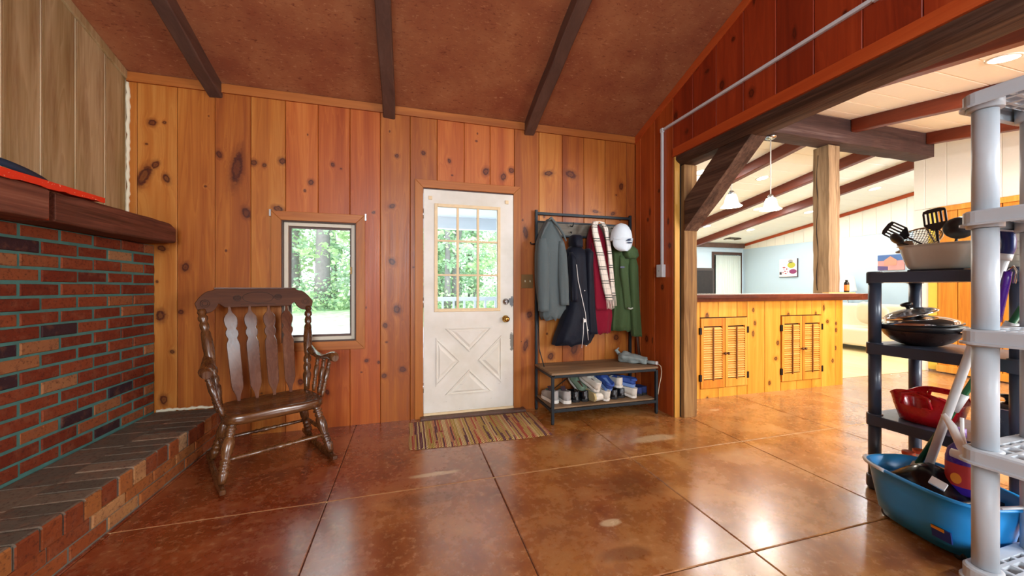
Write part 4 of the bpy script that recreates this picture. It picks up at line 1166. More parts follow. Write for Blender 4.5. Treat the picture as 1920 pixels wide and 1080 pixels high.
# ---------------------------------------------------------------- pendant and recessed lamps
M_BULB = emit('lit_frosted_glass', '#fff4dc', 5.0)
def pendant(x, y, zb, label):
    zt = 2.962
    t = thing('pendant_lamp', (x, y, zb), label, 'pendant lamp', 'pendant lamps over the counter')
    MB().lathe([(0.062, 0), (0.062, -0.012), (0.04, -0.03), (0.012, -0.04)], (x, y, zt), n=20).build('canopy', M_STEEL, t)
    MB().tube([(x, y, zt - 0.03), (x, y, zb + 0.17)], 0.006, 8).build('rod', plain('white_rod', '#e8e4dc', 0.4), t)
    MB().lathe([(0.03, 0.13), (0.032, 0.16), (0.02, 0.18)], (x, y, zb), n=16).build('socket', M_STEEL, t)
    n = 24; rings = []
    for (r, h) in ((0.022, 0.145), (0.045, 0.135), (0.060, 0.10), (0.066, 0.06), (0.078, 0.03), (0.108, 0.0)):
        rings.append([(x + math.cos(2 * PI * j / n) * r * (1 + (0.05 * math.cos(6 * 2 * PI * j / n) if h < 0.03 else 0)), y + math.sin(2 * PI * j / n) * r * (1 + (0.05 * math.cos(6 * 2 * PI * j / n) if h < 0.03 else 0)), zb + h) for j in range(n)])
    MB().loft(rings, False).build('glass_shade', M_BULB, t)
    d = bpy.data.lights.new('pendant_bulb', 'POINT'); d.energy = 8; d.color = (1, 0.86, 0.66); d.shadow_soft_size = 0.05
    l = link(bpy.data.objects.new('pendant_bulb', d)); l.parent = t; l.location = (0, 0, -0.03)
pendant(3.52, 3.30, 2.10, 'bell-shaped white pendant lamp over the counter, nearer the knee brace')
pendant(4.10, 3.30, 2.10, 'bell-shaped white pendant lamp over the counter, nearer the pillar')
M_LED = emit('lit_recessed_disc', '#fff6e4', 9.0)
def downlight(x, y, label, power=21):
    z = kz(y)
    s = -KS if y > RYY else KS
    nrm = Vector((0, s, -1)).normalized() if y < RYY else Vector((0, -KS, -1)).normalized()
    t = thing('recessed_light', (x, y, z), label, 'ceiling light', 'recessed ceiling lights')
    MB().lathe([(0.10, 0.0), (0.10, 0.006), (0.084, 0.008), (0.084, 0.001)], (x, y, z), nrm, 24, caps=False).build('trim_ring', M_WHITEWALL, t)
    MB().lathe([(0.084, 0.0), (0.084, 0.004), (0.001, 0.0045)], (x, y, z), nrm, 24).build('lens', M_LED, t)
    d = bpy.data.lights.new('recessed_lamp', 'AREA'); d.shape = 'DISK'; d.size = 0.13; d.energy = power; d.color = (1, 0.98, 0.95)
    l = link(bpy.data.objects.new('recessed_lamp', d)); l.parent = t; l.location = nrm * 0.012
    l.rotation_euler = Vector((0, 0, -1)).rotation_difference(nrm).to_euler()
LB = ['just beside the timber post', 'above the pendant lamps', 'right of the pendant lamp glass', 'close to the ceiling vent', 'low behind the knee brace', 'left of the pillar', 'right of the pillar near the cream boards']
for (x, y), lb in zip([(4.51, 4.81), (5.77, 4.79), (7.11, 6.0), (8.34, 7.25), (6.90, 7.16), (8.51, 5.97), (8.44, 4.74)], LB):
    downlight(x, y, 'lit recessed light in the white board ceiling ' + lb)
downlight(4.63, 1.75, 'lit recessed light in the nearest kitchen ceiling bay above the grey shelving', 60)
for (x, y), lb in zip(((6.0, 1.2), (4.4, -0.8), (6.0, -1.4)), ('over the wood panelled partition', 'behind the camera side of the header beam', 'near the rear kitchen wall')):
    downlight(x, y, 'lit recessed light in the kitchen ceiling ' + lb, 60)
vt = MB()
for k in range(6): vt.obb((8.55, 7.90 + k * 0.03, kz(7.90 + k * 0.03) - 0.006), (0.36, 0.012, 0.004), Matrix.Rotation(0.5, 3, 'X'))
vt.box(8.36, 7.87, kz(8.0) - 0.03, 8.38, 8.09, kz(8.0) + 0.0).box(8.72, 7.87, kz(8.0) - 0.03, 8.74, 8.09, kz(8.0))
vo = vt.build('ceiling_vent', plain('dark_vent', '#4a3a2c', 0.5)); top(vo, 'dark slotted air vent in the white living room ceiling', 'vent')
# ================================================================ rocking chair
M_CHAIR = wood('dark_walnut_varnish', ['#341c0e', '#4e2c16', '#664020', '#7c5230'], 2, 1.2, 0.26, spec=0.5, coat=0.4, rnd=0.06, bump=0.05)
M_CHAIRX = wood('dark_walnut_varnish_flat', ['#341c0e', '#4e2c16', '#664020', '#7c5230'], 0, 1.2, 0.25, spec=0.5, coat=0.4, rnd=0.06, bump=0.05)
M_SPLAT = wood('walnut_splat', ['#4a281a', '#643e28', '#7a5238'], 2, 1.2, 0.16, spec=0.7, coat=0.8, rnd=0.06, bump=0.03)
M_CARVE = plain('carved_shadow_line', '#1a0c06', 0.5)
rc = thing('rocking_chair', (0, 0, 0), 'dark varnished wooden rocking chair with carved crest rail by the window', 'chair')
TURN = [(0, .8), (.03, 1.0), (.06, .75), (.08, 1.05), (.11, 1.05), (.13, .7), (.16, .95), (.2, .95), (.22, .7), (.25, 1.0), (.36, 1.18), (.48, 1.1), (.56, .9), (.6, .7), (.63, 1.02), (.67, 1.02), (.69, .72), (.72, 1.0), (.76, 1.0), (.78, .72), (.82, 1.1), (.88, 1.0), (.93, .8), (1, .7)]
TURN2 = [(0, .7), (.1, .8), (.3, .95), (.36, .7), (.39, 1.1), (.43, .75), (.46, 1.15), (.54, 1.15), (.57, .75), (.61, 1.1), (.64, .7), (.7, .95), (.9, .8), (1, .7)]
def turned(name, p0, p1, r, par, mat=None, pat=TURN, n=12):
    p0 = Vector(p0); p1 = Vector(p1); L = (p1 - p0).length
    return MB().lathe([(r * k, t * L) for t, k in pat], p0, p1 - p0, n).build(name, mat or M_CHAIR, par)
# seat: dished slab
def outline(s, ins=0.0):
    pts = []
    n = 40
    for k in range(n):
        a = 2 * PI * k / n
        ca, sa = math.cos(a), math.sin(a)
        e = 0.42
        x = (abs(ca) ** e) * (1 if ca > 0 else -1); y = (abs(sa) ** e) * (1 if sa > 0 else -1)
        hw = 0.292 - 0.025 * (y + 1) / 2
        pts.append((x * (hw - ins), 0.288 + y * (0.212 - ins)))
    return pts
rings = []
for ins, z in ((0.03, 0.352), (0.008, 0.356), (0.0, 0.368), (0.0, 0.402), (0.006, 0.412), (0.02, 0.414), (0.06, 0.408), (0.11, 0.400), (0.16, 0.397), (0.195, 0.397)):
    rings.append([(x, y, z + (0.006 if z > 0.39 and abs(x) < 0.05 and y < 0.25 else 0)) for x, y in outline(0, ins)])
MB().loft(rings).build('seat', M_CHAIRX, rc)
for s in (-1, 1):
    turned('leg', (s * 0.235, 0.145, 0.356), (s * 0.297, 0.045, 0.05), 0.028, rc)
    turned('leg', (s * 0.215, 0.43, 0.356), (s * 0.293, 0.50, 0.045), 0.026, rc)
    # rocker
    rings = []
    for k in range(25):
        y = -0.035 + 0.70 * k / 24
        zb = 0.16 * (y - 0.30) ** 2
        h = 0.042 * (0.55 + 0.45 * min(1, (k + 1) / 4, (25 - k) / 4))
        rings.append([(s * 0.30 - 0.014, y, zb), (s * 0.30 + 0.014, y, zb), (s * 0.30 + 0.016, y, zb + h * 0.6), (s * 0.30 + 0.012, y, zb + h), (s * 0.30 - 0.012, y, zb + h), (s * 0.30 - 0.016, y, zb + h * 0.6)])
    MB().loft(rings, True, True).build('rocker', M_CHAIR, rc, 0.003, 1)
    turned('stretcher', (s * 0.272, 0.085, 0.19), (s * 0.26, 0.475, 0.19), 0.013, rc, pat=TURN2)
    turned('back_post', (s * 0.262, 0.455, 0.405), (s * 0.335, 0.672, 1.03), 0.027, rc, pat=[(1 - t, k) for t, k in reversed(TURN)])
    # arm
    path = [(0.305, 0.590, 0.725, .026, .030), (0.312, 0.545, 0.70, .030, .026), (0.325, 0.48, 0.672, .032, .018), (0.335, 0.40, 0.66, .033, .015), (0.343, 0.31, 0.664, .034, .017), (0.35, 0.24, 0.678, .036, .024), (0.354, 0.185, 0.686, .037, .032), (0.355, 0.15, 0.682, .034, .033), (0.355, 0.122, 0.674, .022, .022)]
    rings = [[(s * x + math.cos(2 * PI * j / 14) * rw, y, z + math.sin(2 * PI * j / 14) * rh) for j in range(14)] for x, y, z, rw, rh in path]
    MB().loft(rings).build('armrest', M_CHAIR, rc)
    for (yb, yt, xb, xt) in ((0.155, 0.215, 0.275, 0.347), (0.255, 0.31, 0.285, 0.34), (0.36, 0.42, 0.282, 0.33)):
        turned('arm_spindle', (s * xb, yb, 0.41), (s * xt, yt, 0.652 if yt < 0.4 else 0.65), 0.0155, rc, pat=[(1 - t, k) for t, k in reversed(TURN)])
turned('stretcher', (-0.272, 0.085, 0.165), (0.272, 0.085, 0.165), 0.015, rc, pat=TURN2)
turned('stretcher', (-0.258, 0.475, 0.17), (0.258, 0.475, 0.17), 0.014, rc, pat=TURN2)
# splats
SP = [(0, .009), (.05, .011), (.09, .018), (.13, .03), (.17, .035), (.3, .037), (.45, .0385), (.57, .040), (.605, .038), (.64, .028), (.655, .026), (.67, .031), (.69, .037), (.71, .039), (.73, .037), (.75, .030), (.762, .027), (.78, .032), (.81, .039), (.85, .042), (.88, .039), (.91, .028), (.935, .014), (.96, .009), (1, .008)]
for xb, xt in ((-0.155, -0.18), (-0.052, -0.06), (0.052, 0.06), (0.155, 0.18)):
    rings = []
    for t, hw in SP:
        x = xb + (xt - xb) * t; y = 0.452 + 0.236 * t; z = 0.40 + 0.645 * t
        yo = 0.0
        rings.append([(x - hw, y, z), (x - hw * 0.9, y - 0.004, z), (x + hw * 0.9, y - 0.004, z), (x + hw, y, z), (x + hw * 0.9, y + 0.005, z), (x - hw * 0.9, y + 0.005, z)])
    MB().loft(rings, True, False).build('splat', M_SPLAT, rc)
# crest rail: outline in x-z, bowed backwards
def bow(x): return 0.692 + 0.03 * (1 - (x / 0.37) ** 2)
topc = []; botc = []
N_ = 64
for k in range(N_ + 1):
    x = -0.369 + 0.738 * k / N_
    ax = abs(x)
    if ax < 0.255: zt = 1.176
    elif ax < 0.27: zt = 1.176 - (ax - 0.255) / 0.015 * 0.014
    else: zt = 1.162 - 0.088 * (((ax - 0.27) / 0.099) ** 2.2)
    ear = (ax - 0.309) / 0.062
    if ax > 0.247: zb = 1.072 - 0.068 * math.sqrt(max(0, 1 - ear * ear)) if abs(ear) <= 1 else 1.07
    else: zb = 1.038 if ax < 0.205 else (1.038 + (1.066 - 1.038) * min(1, (ax - 0.205) / 0.03))
    if ax > 0.366: zb = zt - 0.004
    topc.append((x, zt)); botc.append((x, zb))
rings = []
for (x, zt), (_, zb) in zip(topc, botc):
    y = bow(x); e = 0.004
    T = lambda z: 0.33 * (z - 1.09)
    rings.append([(x, y - 0.013 + T(zb), zb + e), (x, y - 0.013 + T(zt), zt - e), (x, y - 0.009 + T(zt), zt), (x, y + 0.011 + T(zt), zt), (x, y + 0.014 + T(zt), zt - e), (x, y + 0.014 + T(zb), zb + e), (x, y + 0.010 + T(zb), zb), (x, y - 0.009 + T(zb), zb)])
M_CREST = wood('walnut_crest', ['#3a1c10', '#54301c', '#6a4028'], 0, 1.2, 0.4, spec=0.4, rnd=0.06, bump=0.05)
cr = MB().loft(rings, True, False).build('crest_rail', M_CREST, rc)
MB().loft([[(x, bow(x) + 0.010, 1.1755), (x, bow(x) + 0.010, 1.183), (x, bow(x) + 0.046, 1.183), (x, bow(x) + 0.046, 1.1755)] for x in [-0.262 + 0.524 * k / 24 for k in range(25)]], True, False).build('crest_lip', M_CREST, rc)
def loop(cx, cz, rx, rz, a0=0, a1=2 * PI, n=28, r=0.0016):
    pts = []
    for k in range(n + 1):
        a = a0 + (a1 - a0) * k / n
        x = cx + rx * math.cos(a); zz = cz + rz * math.sin(a); pts.append((x, bow(x) - 0.0135 + 0.33 * (zz - 1.09), zz))
    return MB().tube(pts, r, 5)
loop(0, 1.108, 0.098, 0.042).build('carving', M_CARVE, cr)
for s in (-1, 1):
    for q in (0.021, 0.014, 0.007): loop(s * 0.13, 1.108 + 0.002 * s, q * 1.1, q, 0, 2 * PI, 14, 0.0018).build('carving', M_CARVE, cr)
    loop(s * 0.05, 1.056, 0.06, 0.006, 0.2, PI - 0.2, 12).build('carving', M_CARVE, cr)
    for q in (0.026, 0.016): loop(s * 0.315, 1.072, q, q, 0, 2 * PI, 14, 0.0015).build('carving', M_CARVE, cr)
place(rc, (-0.755, 2.581, 0.0), 0.508)
# ================================================================ hall tree: bench with coat rail
M_BLK = plain('black_steel_tube', '#20282e', 0.5, 0.4, var=0.06)
M_GREYW = wood('grey_brown_laminate', ['#5e4632', '#7c6248', '#94785a', '#a58c6c'], 0, 1.2, 0.55, spec=0.3, rnd=0.05, fine=0.5)
M_GREYP = wood('grey_laminate_panel', ['#4c463e', '#645c50', '#7a6e60'], 0, 1.2, 0.55, spec=0.3, rnd=0.05, fine=0.5)
ht = thing('hall_tree', (1.72, 3.15, 0), 'black metal hall tree with grey wood bench, shoe shelf and coat rail', 'coat rack')
HL, HR, HF, HB = 1.196, 2.242, 2.932, 3.352
s_ = 0.012
for x in (HL, HR):
    MB().box(x - s_, HB - s_, 0.012, x + s_, HB + s_, 1.94).build('post', M_BLK, ht, 0.002)
    MB().box(x - s_, HF - s_, 0.012, x + s_, HF + s_, 0.412).build('leg', M_BLK, ht, 0.002)
    for y in (HF, HB): MB().lathe([(0.013, 0), (0.013, 0.012)], (x, y, 0), n=10).build('foot', plain('black_rubber', '#121212', 0.7), ht)
    for z in (0.40, 0.103): MB().box(x - s_, HF + s_, z, x + s_, HB - s_, z + 0.024).build('side_rail', M_BLK, ht, 0.002)
for y in (HF, HB):
    MB().box(HL + s_, y - s_, 0.40, HR - s_, y + s_, 0.424).build('bench_rail', M_BLK, ht, 0.002)
    MB().box(HL + s_, y - s_, 0.103, HR - s_, y + s_, 0.127).build('shelf_rail', M_BLK, ht, 0.002)
MB().box(HL - 0.013, HF - 0.013, 0.425, HR + 0.013, HB + 0.013, 0.443).build('bench_board', M_GREYW, ht, 0.003)
MB().box(HL + 0.0, HF + 0.013, 0.1275, HR - 0.0, HB - 0.013, 0.140).build('shoe_shelf', M_GREYW, ht, 0.002)
MB().box(HL + s_, HB - 0.011, 1.895, HR - s_, HB + 0.011, 1.92).build('top_rail', M_BLK, ht, 0.002)
MB().box(HL + s_, HB - 0.009, 1.818, HR - s_, HB + 0.009, 1.836).build('panel_rail', M_BLK, ht, 0.002)
MB().box(HL + s_, HB - 0.009, 1.685, HR - s_, HB + 0.009, 1.703).build('panel_rail', M_BLK, ht, 0.002)
MB().box(HL + s_, HB - 0.005, 1.7035, HR - s_, HB + 0.006, 1.8175).build('back_panel', M_GREYP, ht)
MB().tube([(1.30, HB + 0.006, 0.13), (1.72, HB + 0.006, 0.40)], 0.004, 6).build('cross_brace', M_BLK, ht)
MB().tube([(2.14, HB + 0.006, 0.13), (1.72, HB + 0.006, 0.40)], 0.004, 6).build('cross_brace', M_BLK, ht)
MB().tube([(HL + 0.004, HB - 0.03, 1.0), (HL + 0.008, HB - 0.06, 0.6), (HL + 0.02, HB - 0.16, 0.446)], 0.005, 6).build('corner_stay', M_BLK, ht)
for x in (1.29, 1.555, 1.785, 2.02):
    MB().tube([(x, HB - 0.005, 1.80), (x, HB - 0.05, 1.785), (x, HB - 0.075, 1.80), (x, HB - 0.08, 1.822)], 0.0055, 7).tube([(x, HB - 0.005, 1.74), (x, HB - 0.03, 1.725), (x, HB - 0.04, 1.74)], 0.005, 7).build('coat_hook', M_BLK, ht)
MB().tube([(HL - 0.012, HB - 0.0, 1.61), (HL - 0.05, HB - 0.0, 1.607), (HL - 0.06, HB, 1.625)], 0.006, 7).build('side_hook', M_BLK, ht)

def cloth(name, col, rough=0.9, weave=180.0, var=0.12, sheen=0.08):
    g = G(name); o = g.obj()
    a = g.noise(o, 9, 4); b = g.noise(o, weave, 2)
    c = lin(col)
    lo = tuple(x * (1 - var) for x in c[:3]) + (1,); hi = tuple(min(1, x * (1 + var)) for x in c[:3]) + (1,)
    col2 = g.mix(b, lo, hi)
    g.set(color=col2, rough=rough, spec=0.2, sheen=sheen, normal=g.bump(b, 0.25, 0.002, g.bump(a, 0.35, 0.02)))
    return g.m

def drape(name, rows, mat, par=None, n=44, folds=7, amp=0.012, seed=0, hem=0.02, yc=None):
    """rows from top to hem: (z, xl, xr, y_front, y_back). Closed hanging shell with folds deepening downwards."""
    # refine rows
    R = []
    for (a, b) in zip(rows[:-1], rows[1:]):
        m = max(2, int(abs(a[0] - b[0]) / 0.03))
        for k in range(m): R.append(tuple(p + (q - p) * k / m for p, q in zip(a, b)))
    R.append(rows[-1])
    rings = []
    z0 = rows[0][0]; z1 = rows[-1][0]
    for i, (z, xl, xr, yf, yb) in enumerate(R):
        t = (z0 - z) / (z0 - z1)
        ring = []
        xc, hw = (xl + xr) / 2, (xr - xl) / 2; ym, hd = (yf + yb) / 2, (yb - yf) / 2
        for j in range(n):
            a = 2 * PI * j / n
            ca, sa = math.cos(a), math.sin(a)
            px = math.copysign(abs(ca) ** 0.75, ca); py = math.copysign(abs(sa) ** 0.75, sa)
            f = amp * (0.25 + t) * (math.sin(folds * a + seed + 1.5 * t + 0.8 * math.sin(3 * t + seed)) * 0.6 + noise.noise(Vector((px * 3 + seed, py * 2, z * 3.2))) * 1.2)
            zz = z + (hem * noise.noise(Vector((px * 2.5 + seed, 0, 0))) if i > len(R) - 3 else 0)
            y = ym + py * hd + f * (1.0 if sa < 0 else 0.15)
            ring.append((xc + px * hw + f * 0.35 * ca, min(y, yb), zz))
        rings.append(ring)
    return MB().loft(rings, True, True).build(name, mat, par)

M_GREYC = cloth('grey_wool', '#566062')
M_NAVY = cloth('navy_nylon', '#0b101f', 0.6, 90)
M_RED = cloth('crimson_wool', '#7c0f28')
M_GREEN = cloth('olive_green_shell', '#3e5230', 0.7, 90)
M_WHITEP = plain('white_plastic', '#e8e8e6', 0.4)
# grey coat
gc = thing('coat', (1.29, 3.25, 0.88), 'grey wool coat hanging at the left end of the coat rail', 'coat', 'coats on the rail')
drape('body', [(1.835, 1.270, 1.308, 3.235, 3.30), (1.80, 1.252, 1.345, 3.22, 3.325), (1.72, 1.205, 1.392, 3.20, 3.335), (1.61, 1.162, 1.440, 3.175, 3.335), (1.50, 1.150, 1.452, 3.165, 3.335), (1.28, 1.152, 1.456, 3.165, 3.335), (1.08, 1.17, 1.462, 3.165, 3.335), (0.98, 1.19, 1.455, 3.17, 3.335), (0.895, 1.205, 1.40, 3.18, 3.335)], M_GREYC, gc, folds=6, amp=0.012, seed=1, hem=0.05)
drape('sleeve', [(1.64, 1.165, 1.235, 3.17, 3.22), (1.5, 1.142, 1.258, 3.13, 3.22), (1.25, 1.14, 1.256, 3.12, 3.215), (0.965, 1.152, 1.246, 3.13, 3.20)], M_GREYC, gc, n=20, folds=3, amp=0.007, seed=3, hem=0.01)
drape('sleeve', [(1.62, 1.36, 1.415, 3.17, 3.22), (1.5, 1.345, 1.435, 3.14, 3.22), (1.25, 1.345, 1.45, 3.125, 3.215), (1.02, 1.36, 1.455, 3.13, 3.20)], M_GREYC, gc, n=20, folds=3, amp=0.008, seed=8, hem=0.01)
MB().tube([(1.262, 3.21, 1.812), (1.29, 3.195, 1.838), (1.318, 3.21, 1.815), (1.36, 3.185, 1.755), (1.40, 3.17, 1.69), (1.425, 3.16, 1.62)], [0.012, 0.014, 0.013, 0.012, 0.012, 0.006], 8).build('collar', M_GREYC, gc)
MB().tube([(1.268, 3.205, 1.80), (1.22, 3.185, 1.73), (1.175, 3.165, 1.64)], [0.012, 0.012, 0.006], 8).build('collar', M_GREYC, gc)
# navy coat
nc = thing('coat', (1.56, 3.25, 0.6), 'navy parka with white zips hanging between the grey and red coats', 'coat', 'coats on the rail')
drape('body', [(1.585, 1.515, 1.605, 3.20, 3.32), (1.55, 1.475, 1.645, 3.175, 3.33), (1.50, 1.462, 1.675, 3.155, 3.33), (1.36, 1.462, 1.682, 3.135, 3.33), (1.0, 1.455, 1.712, 3.125, 3.33), (0.85, 1.40, 1.73, 3.12, 3.33), (0.72, 1.345, 1.738, 3.12, 3.33), (0.645, 1.318, 1.70, 3.125, 3.33)], M_NAVY, nc, folds=7, amp=0.014, seed=5, hem=0.06)
drape('hood', [(1.695, 1.525, 1.60, 3.20, 3.30), (1.68, 1.508, 1.618, 3.175, 3.315), (1.62, 1.503, 1.62, 3.155, 3.32), (1.57, 1.515, 1.61, 3.15, 3.32)], M_NAVY, nc, n=28, folds=5, amp=0.012, seed=2, hem=0.0)
drape('sleeve', [(1.56, 1.645, 1.69, 3.17, 3.24), (1.52, 1.632, 1.712, 3.13, 3.24), (1.40, 1.625, 1.70, 3.12, 3.22), (1.0, 1.625, 1.715, 3.105, 3.20), (0.74, 1.645, 1.745, 3.11, 3.20)], M_NAVY, nc, n=20, folds=3, amp=0.009, seed=4, hem=0.01)
drape('sleeve', [(1.52, 1.475, 1.505, 3.17, 3.24), (1.46, 1.462, 1.525, 3.12, 3.24), (1.35, 1.464, 1.53, 3.11, 3.22), (1.05, 1.466, 1.535, 3.10, 3.20)], M_NAVY, nc, n=20, folds=3, amp=0.009, seed=6, hem=0.01)
MB().tube([(1.505, 3.105, 1.40), (1.52, 3.10, 1.25), (1.555, 3.098, 1.10), (1.59, 3.096, 0.95), (1.61, 3.094, 0.80), (1.62, 3.094, 0.69)], 0.0032, 6).build('zip', M_WHITEP, nc)
MB().tube([(1.575, 3.096, 0.90), (1.57, 3.096, 0.75), (1.555, 3.098, 0.62)], 0.003, 6).build('zip', M_WHITEP, nc)
for (x, z) in ((1.585, 1.155), (1.60, 0.64), (1.62, 0.785)): MB().lathe([(0.006, 0), (0.005, 0.003), (0.001, 0.004)], (x, 3.096, z), (0, -1, 0), 10).build('snap', M_WHITEP, nc)
MB().box(1.578, 3.094, 0.86, 1.596, 3.098, 0.89).build('tag', M_WHITEP, nc)
# red coat
rd = thing('coat', (1.8, 3.25, 0.7), 'crimson wool coat hanging behind the plaid scarf', 'coat', 'coats on the rail')
drape('body', [(1.81, 1.755, 1.82, 3.235, 3.32), (1.74, 1.725, 1.86, 3.215, 3.335), (1.65, 1.702, 1.885, 3.195, 3.335), (1.5, 1.70, 1.915, 3.185, 3.335), (1.2, 1.712, 1.935, 3.18, 3.335), (0.9, 1.708, 1.952, 3.175, 3.335), (0.74, 1.705, 1.93, 3.18, 3.335)], M_RED, rd, folds=6, amp=0.012, seed=11, hem=0.06)
drape('sleeve', [(1.62, 1.715, 1.775, 3.18, 3.23), (1.5, 1.705, 1.83, 3.15, 3.23), (1.2, 1.715, 1.862, 3.14, 3.215), (0.97, 1.732, 1.878, 3.145, 3.205)], M_RED, rd, n=20, folds=3, amp=0.006, seed=12, hem=0.006)
# green jacket
gj = thing('jacket', (2.1, 3.25, 0.7), 'olive green rain jacket hanging at the right end of the coat rail', 'jacket', 'coats on the rail')
drape('body', [(1.72, 2.0, 2.07, 3.235, 3.30), (1.66, 1.975, 2.11, 3.205, 3.32), (1.58, 1.958, 2.16, 3.18, 3.335), (1.48, 1.955, 2.185, 3.165, 3.335), (1.07, 1.955, 2.20, 3.155, 3.335), (0.85, 1.945, 2.21, 3.155, 3.335), (0.76, 1.945, 2.19, 3.16, 3.335)], M_GREEN, gj, folds=6, amp=0.016, seed=15, hem=0.05)
drape('hood', [(1.60, 2.06, 2.16, 3.15, 3.23), (1.56, 2.03, 2.20, 3.12, 3.23), (1.50, 2.04, 2.21, 3.115, 3.22), (1.47, 2.07, 2.18, 3.125, 3.21)], M_GREEN, gj, n=28, folds=5, amp=0.018, seed=16, hem=0.0)
drape('sleeve', [(1.52, 2.12, 2.18, 3.16, 3.23), (1.4, 2.10, 2.205, 3.13, 3.23), (1.0, 2.11, 2.215, 3.12, 3.215), (0.70, 2.135, 2.235, 3.12, 3.20)], M_GREEN, gj, n=20, folds=3, amp=0.010, seed=17, hem=0.01)
drape('sleeve', [(1.50, 2.00, 2.06, 3.16, 3.23), (1.3, 2.0, 2.09, 3.13, 3.22), (0.97, 2.04, 2.115, 3.12, 3.20)], M_GREEN, gj, n=20, folds=3, amp=0.010, seed=19, hem=0.01)
MB().box(1.985, 3.128, 1.375, 2.03, 3.133, 1.392).build('chest_label', plain('dark_label', '#2a3350', 0.5), gj)
MB().tube([(2.06, 3.112, 0.985), (2.085, 3.11, 0.975), (2.11, 3.113, 0.985)], 0.008, 8).build('cuff', plain('pale_cuff', '#a9b0a4', 0.8), gj)
us = thing('strap', (2.20, 3.28, 0.5), 'long dark brown strap hanging below the green jacket', 'strap')
MB().tube([(2.255, 3.26, 0.80), (2.275, 3.265, 0.62), (2.30, 3.27, 0.455)], 0.008, 6, flat=2.0).build('webbing', plain('brown_webbing', '#4a2a1c', 0.7), us)
# scarf: plaid ribbon looped over the hook
def mat_plaid():
    g = G('white_plaid_wool'); o = g.obj(); x, y, z = g.sep(o)
    def band(v, per, off, w):
        f = g.math('FRACT', g.math('DIVIDE', g.math('ADD', v, off), per))
        return g.mrange(g.math('ABSOLUTE', g.math('SUBTRACT', f, 0.5)), w, w * 0.6)
    h = g.math('MAXIMUM', band(z, 0.135, 0.0, 0.035), band(z, 0.135, 0.022, 0.035))
    h = g.math('MAXIMUM', h, g.math('MULTIPLY', band(z, 0.135, 0.075, 0.02), 0.5))
    q = g.math('ADD', x, g.math('MULTIPLY', z, 0.2))
    v = g.math('MULTIPLY', band(q, 0.05, 0.01, 0.05), 0.45)
    g.set(color=g.mix(g.math('MAXIMUM', h, v), '#e6dcd0', '#2a3834'), rough=0.95, spec=0.1, sheen=0.3, normal=g.bump(g.noise(o, 220, 2), 0.3, 0.002))
    return g.m
sc_ = thing('scarf', (1.82, 3.15, 1.0), 'white plaid wool scarf with fringe looped over the red coat', 'scarf')
def ribbon(path, par, mat):
    rings = []
    P = []
    for a, b in zip(path[:-1], path[1:]):
        for k in range(6): P.append([p + (q - p) * k / 6 for p, q in zip(a, b)])
    P.append(list(path[-1]))
    for i, (x, y, z, w) in enumerate(P):
        f = 0.004 * math.sin(i * 0.7)
        rings.append([(x - w / 2, y + 0.004 + f, z), (x - w / 4, y - 0.006 - f, z), (x, y - 0.003 + f, z), (x + w / 4, y - 0.007 - f, z), (x + w / 2, y + 0.004, z), (x + w / 4, y + 0.004, z), (x, y + 0.007, z), (x - w / 4, y + 0.005, z)])
    return MB().loft(rings).build('scarf_length', mat, par)
MPL = mat_plaid()
ribbon([(1.79, 3.215, 1.835, 0.07), (1.752, 3.19, 1.825, 0.07), (1.725, 3.165, 1.78, 0.065), (1.728, 3.15, 1.70, 0.072), (1.772, 3.128, 1.486, 0.085), (1.825, 3.118, 1.20, 0.085), (1.862, 3.115, 1.065, 0.085)], sc_, MPL)
ribbon([(1.785, 3.215, 1.835, 0.06), (1.825, 3.195, 1.825, 0.055), (1.852, 3.17, 1.76, 0.05), (1.868, 3.15, 1.62, 0.05), (1.888, 3.14, 1.40, 0.05), (1.912, 3.133, 1.10, 0.055)], sc_, MPL)
fr = MB()
for k in range(9): fr.tube([(1.824 + k * 0.0095, 3.115, 1.066), (1.828 + k * 0.0095 + 0.004 * math.sin(k * 2), 3.113, 1.02), (1.832 + k * 0.0095, 3.115, 0.978 + 0.006 * math.sin(k))], 0.0022, 5)
for k in range(6): fr.tube([(1.888 + k * 0.0095, 3.133, 1.10), (1.892 + k * 0.0095, 3.131, 1.05), (1.896 + k * 0.0095 + 0.003 * math.sin(k * 3), 3.133, 1.005)], 0.0022, 5)
fr.build('fringe', plain('cream_wool_fringe', '#e6dcd0', 0.95), sc_)
# cap
cp = thing('cap', (2.0, 3.12, 1.53), 'white baseball cap with a small blue emblem hanging on the last hook', 'cap')
M_CAP = cloth('white_cotton_cap', '#d4dee6', 0.85, 200, 0.05)
rings = []
CXc, CYc = 1.992, 3.13
for k in range(13):
    t = k / 12
    z = 1.812 - 0.165 * t
    r = 0.118 * math.sqrt(max(0.0, 1 - (1 - t) ** 2.1)) + 0.004
    rings.append([(CXc + math.cos(2 * PI * j / 30) * r * 0.9, CYc + math.sin(2 * PI * j / 30) * r * (0.75), z + (0.012 * math.cos(2 * PI * j / 30) * t)) for j in range(30)])
MB().loft(rings).build('crown', M_CAP, cp)
rings = []
for k in range(13):
    t = k / 12
    hw = 0.108 * math.sqrt(max(0, 1 - max(0, (t - 0.25) / 0.78) ** 2.2))
    z = 1.66 - 0.128 * t; yb = CYc - 0.095 + 0.012 * math.sin(t * PI)
    rings.append([(CXc + hw * u, yb + 0.055 * u * u + d, z) for u, d in [(-1, 0), (-.75, 0), (-.5, 0), (-.25, 0), (0, 0), (.25, 0), (.5, 0), (.75, 0), (1, 0), (1, .004), (.75, .004), (.5, .004), (.25, .004), (0, .004), (-.25, .004), (-.5, .004), (-.75, .004), (-1, .004)]])
MB().loft(rings).build('bill', M_CAP, cp)
M_EMB = plain('navy_embroidery', '#1d3050', 0.7)
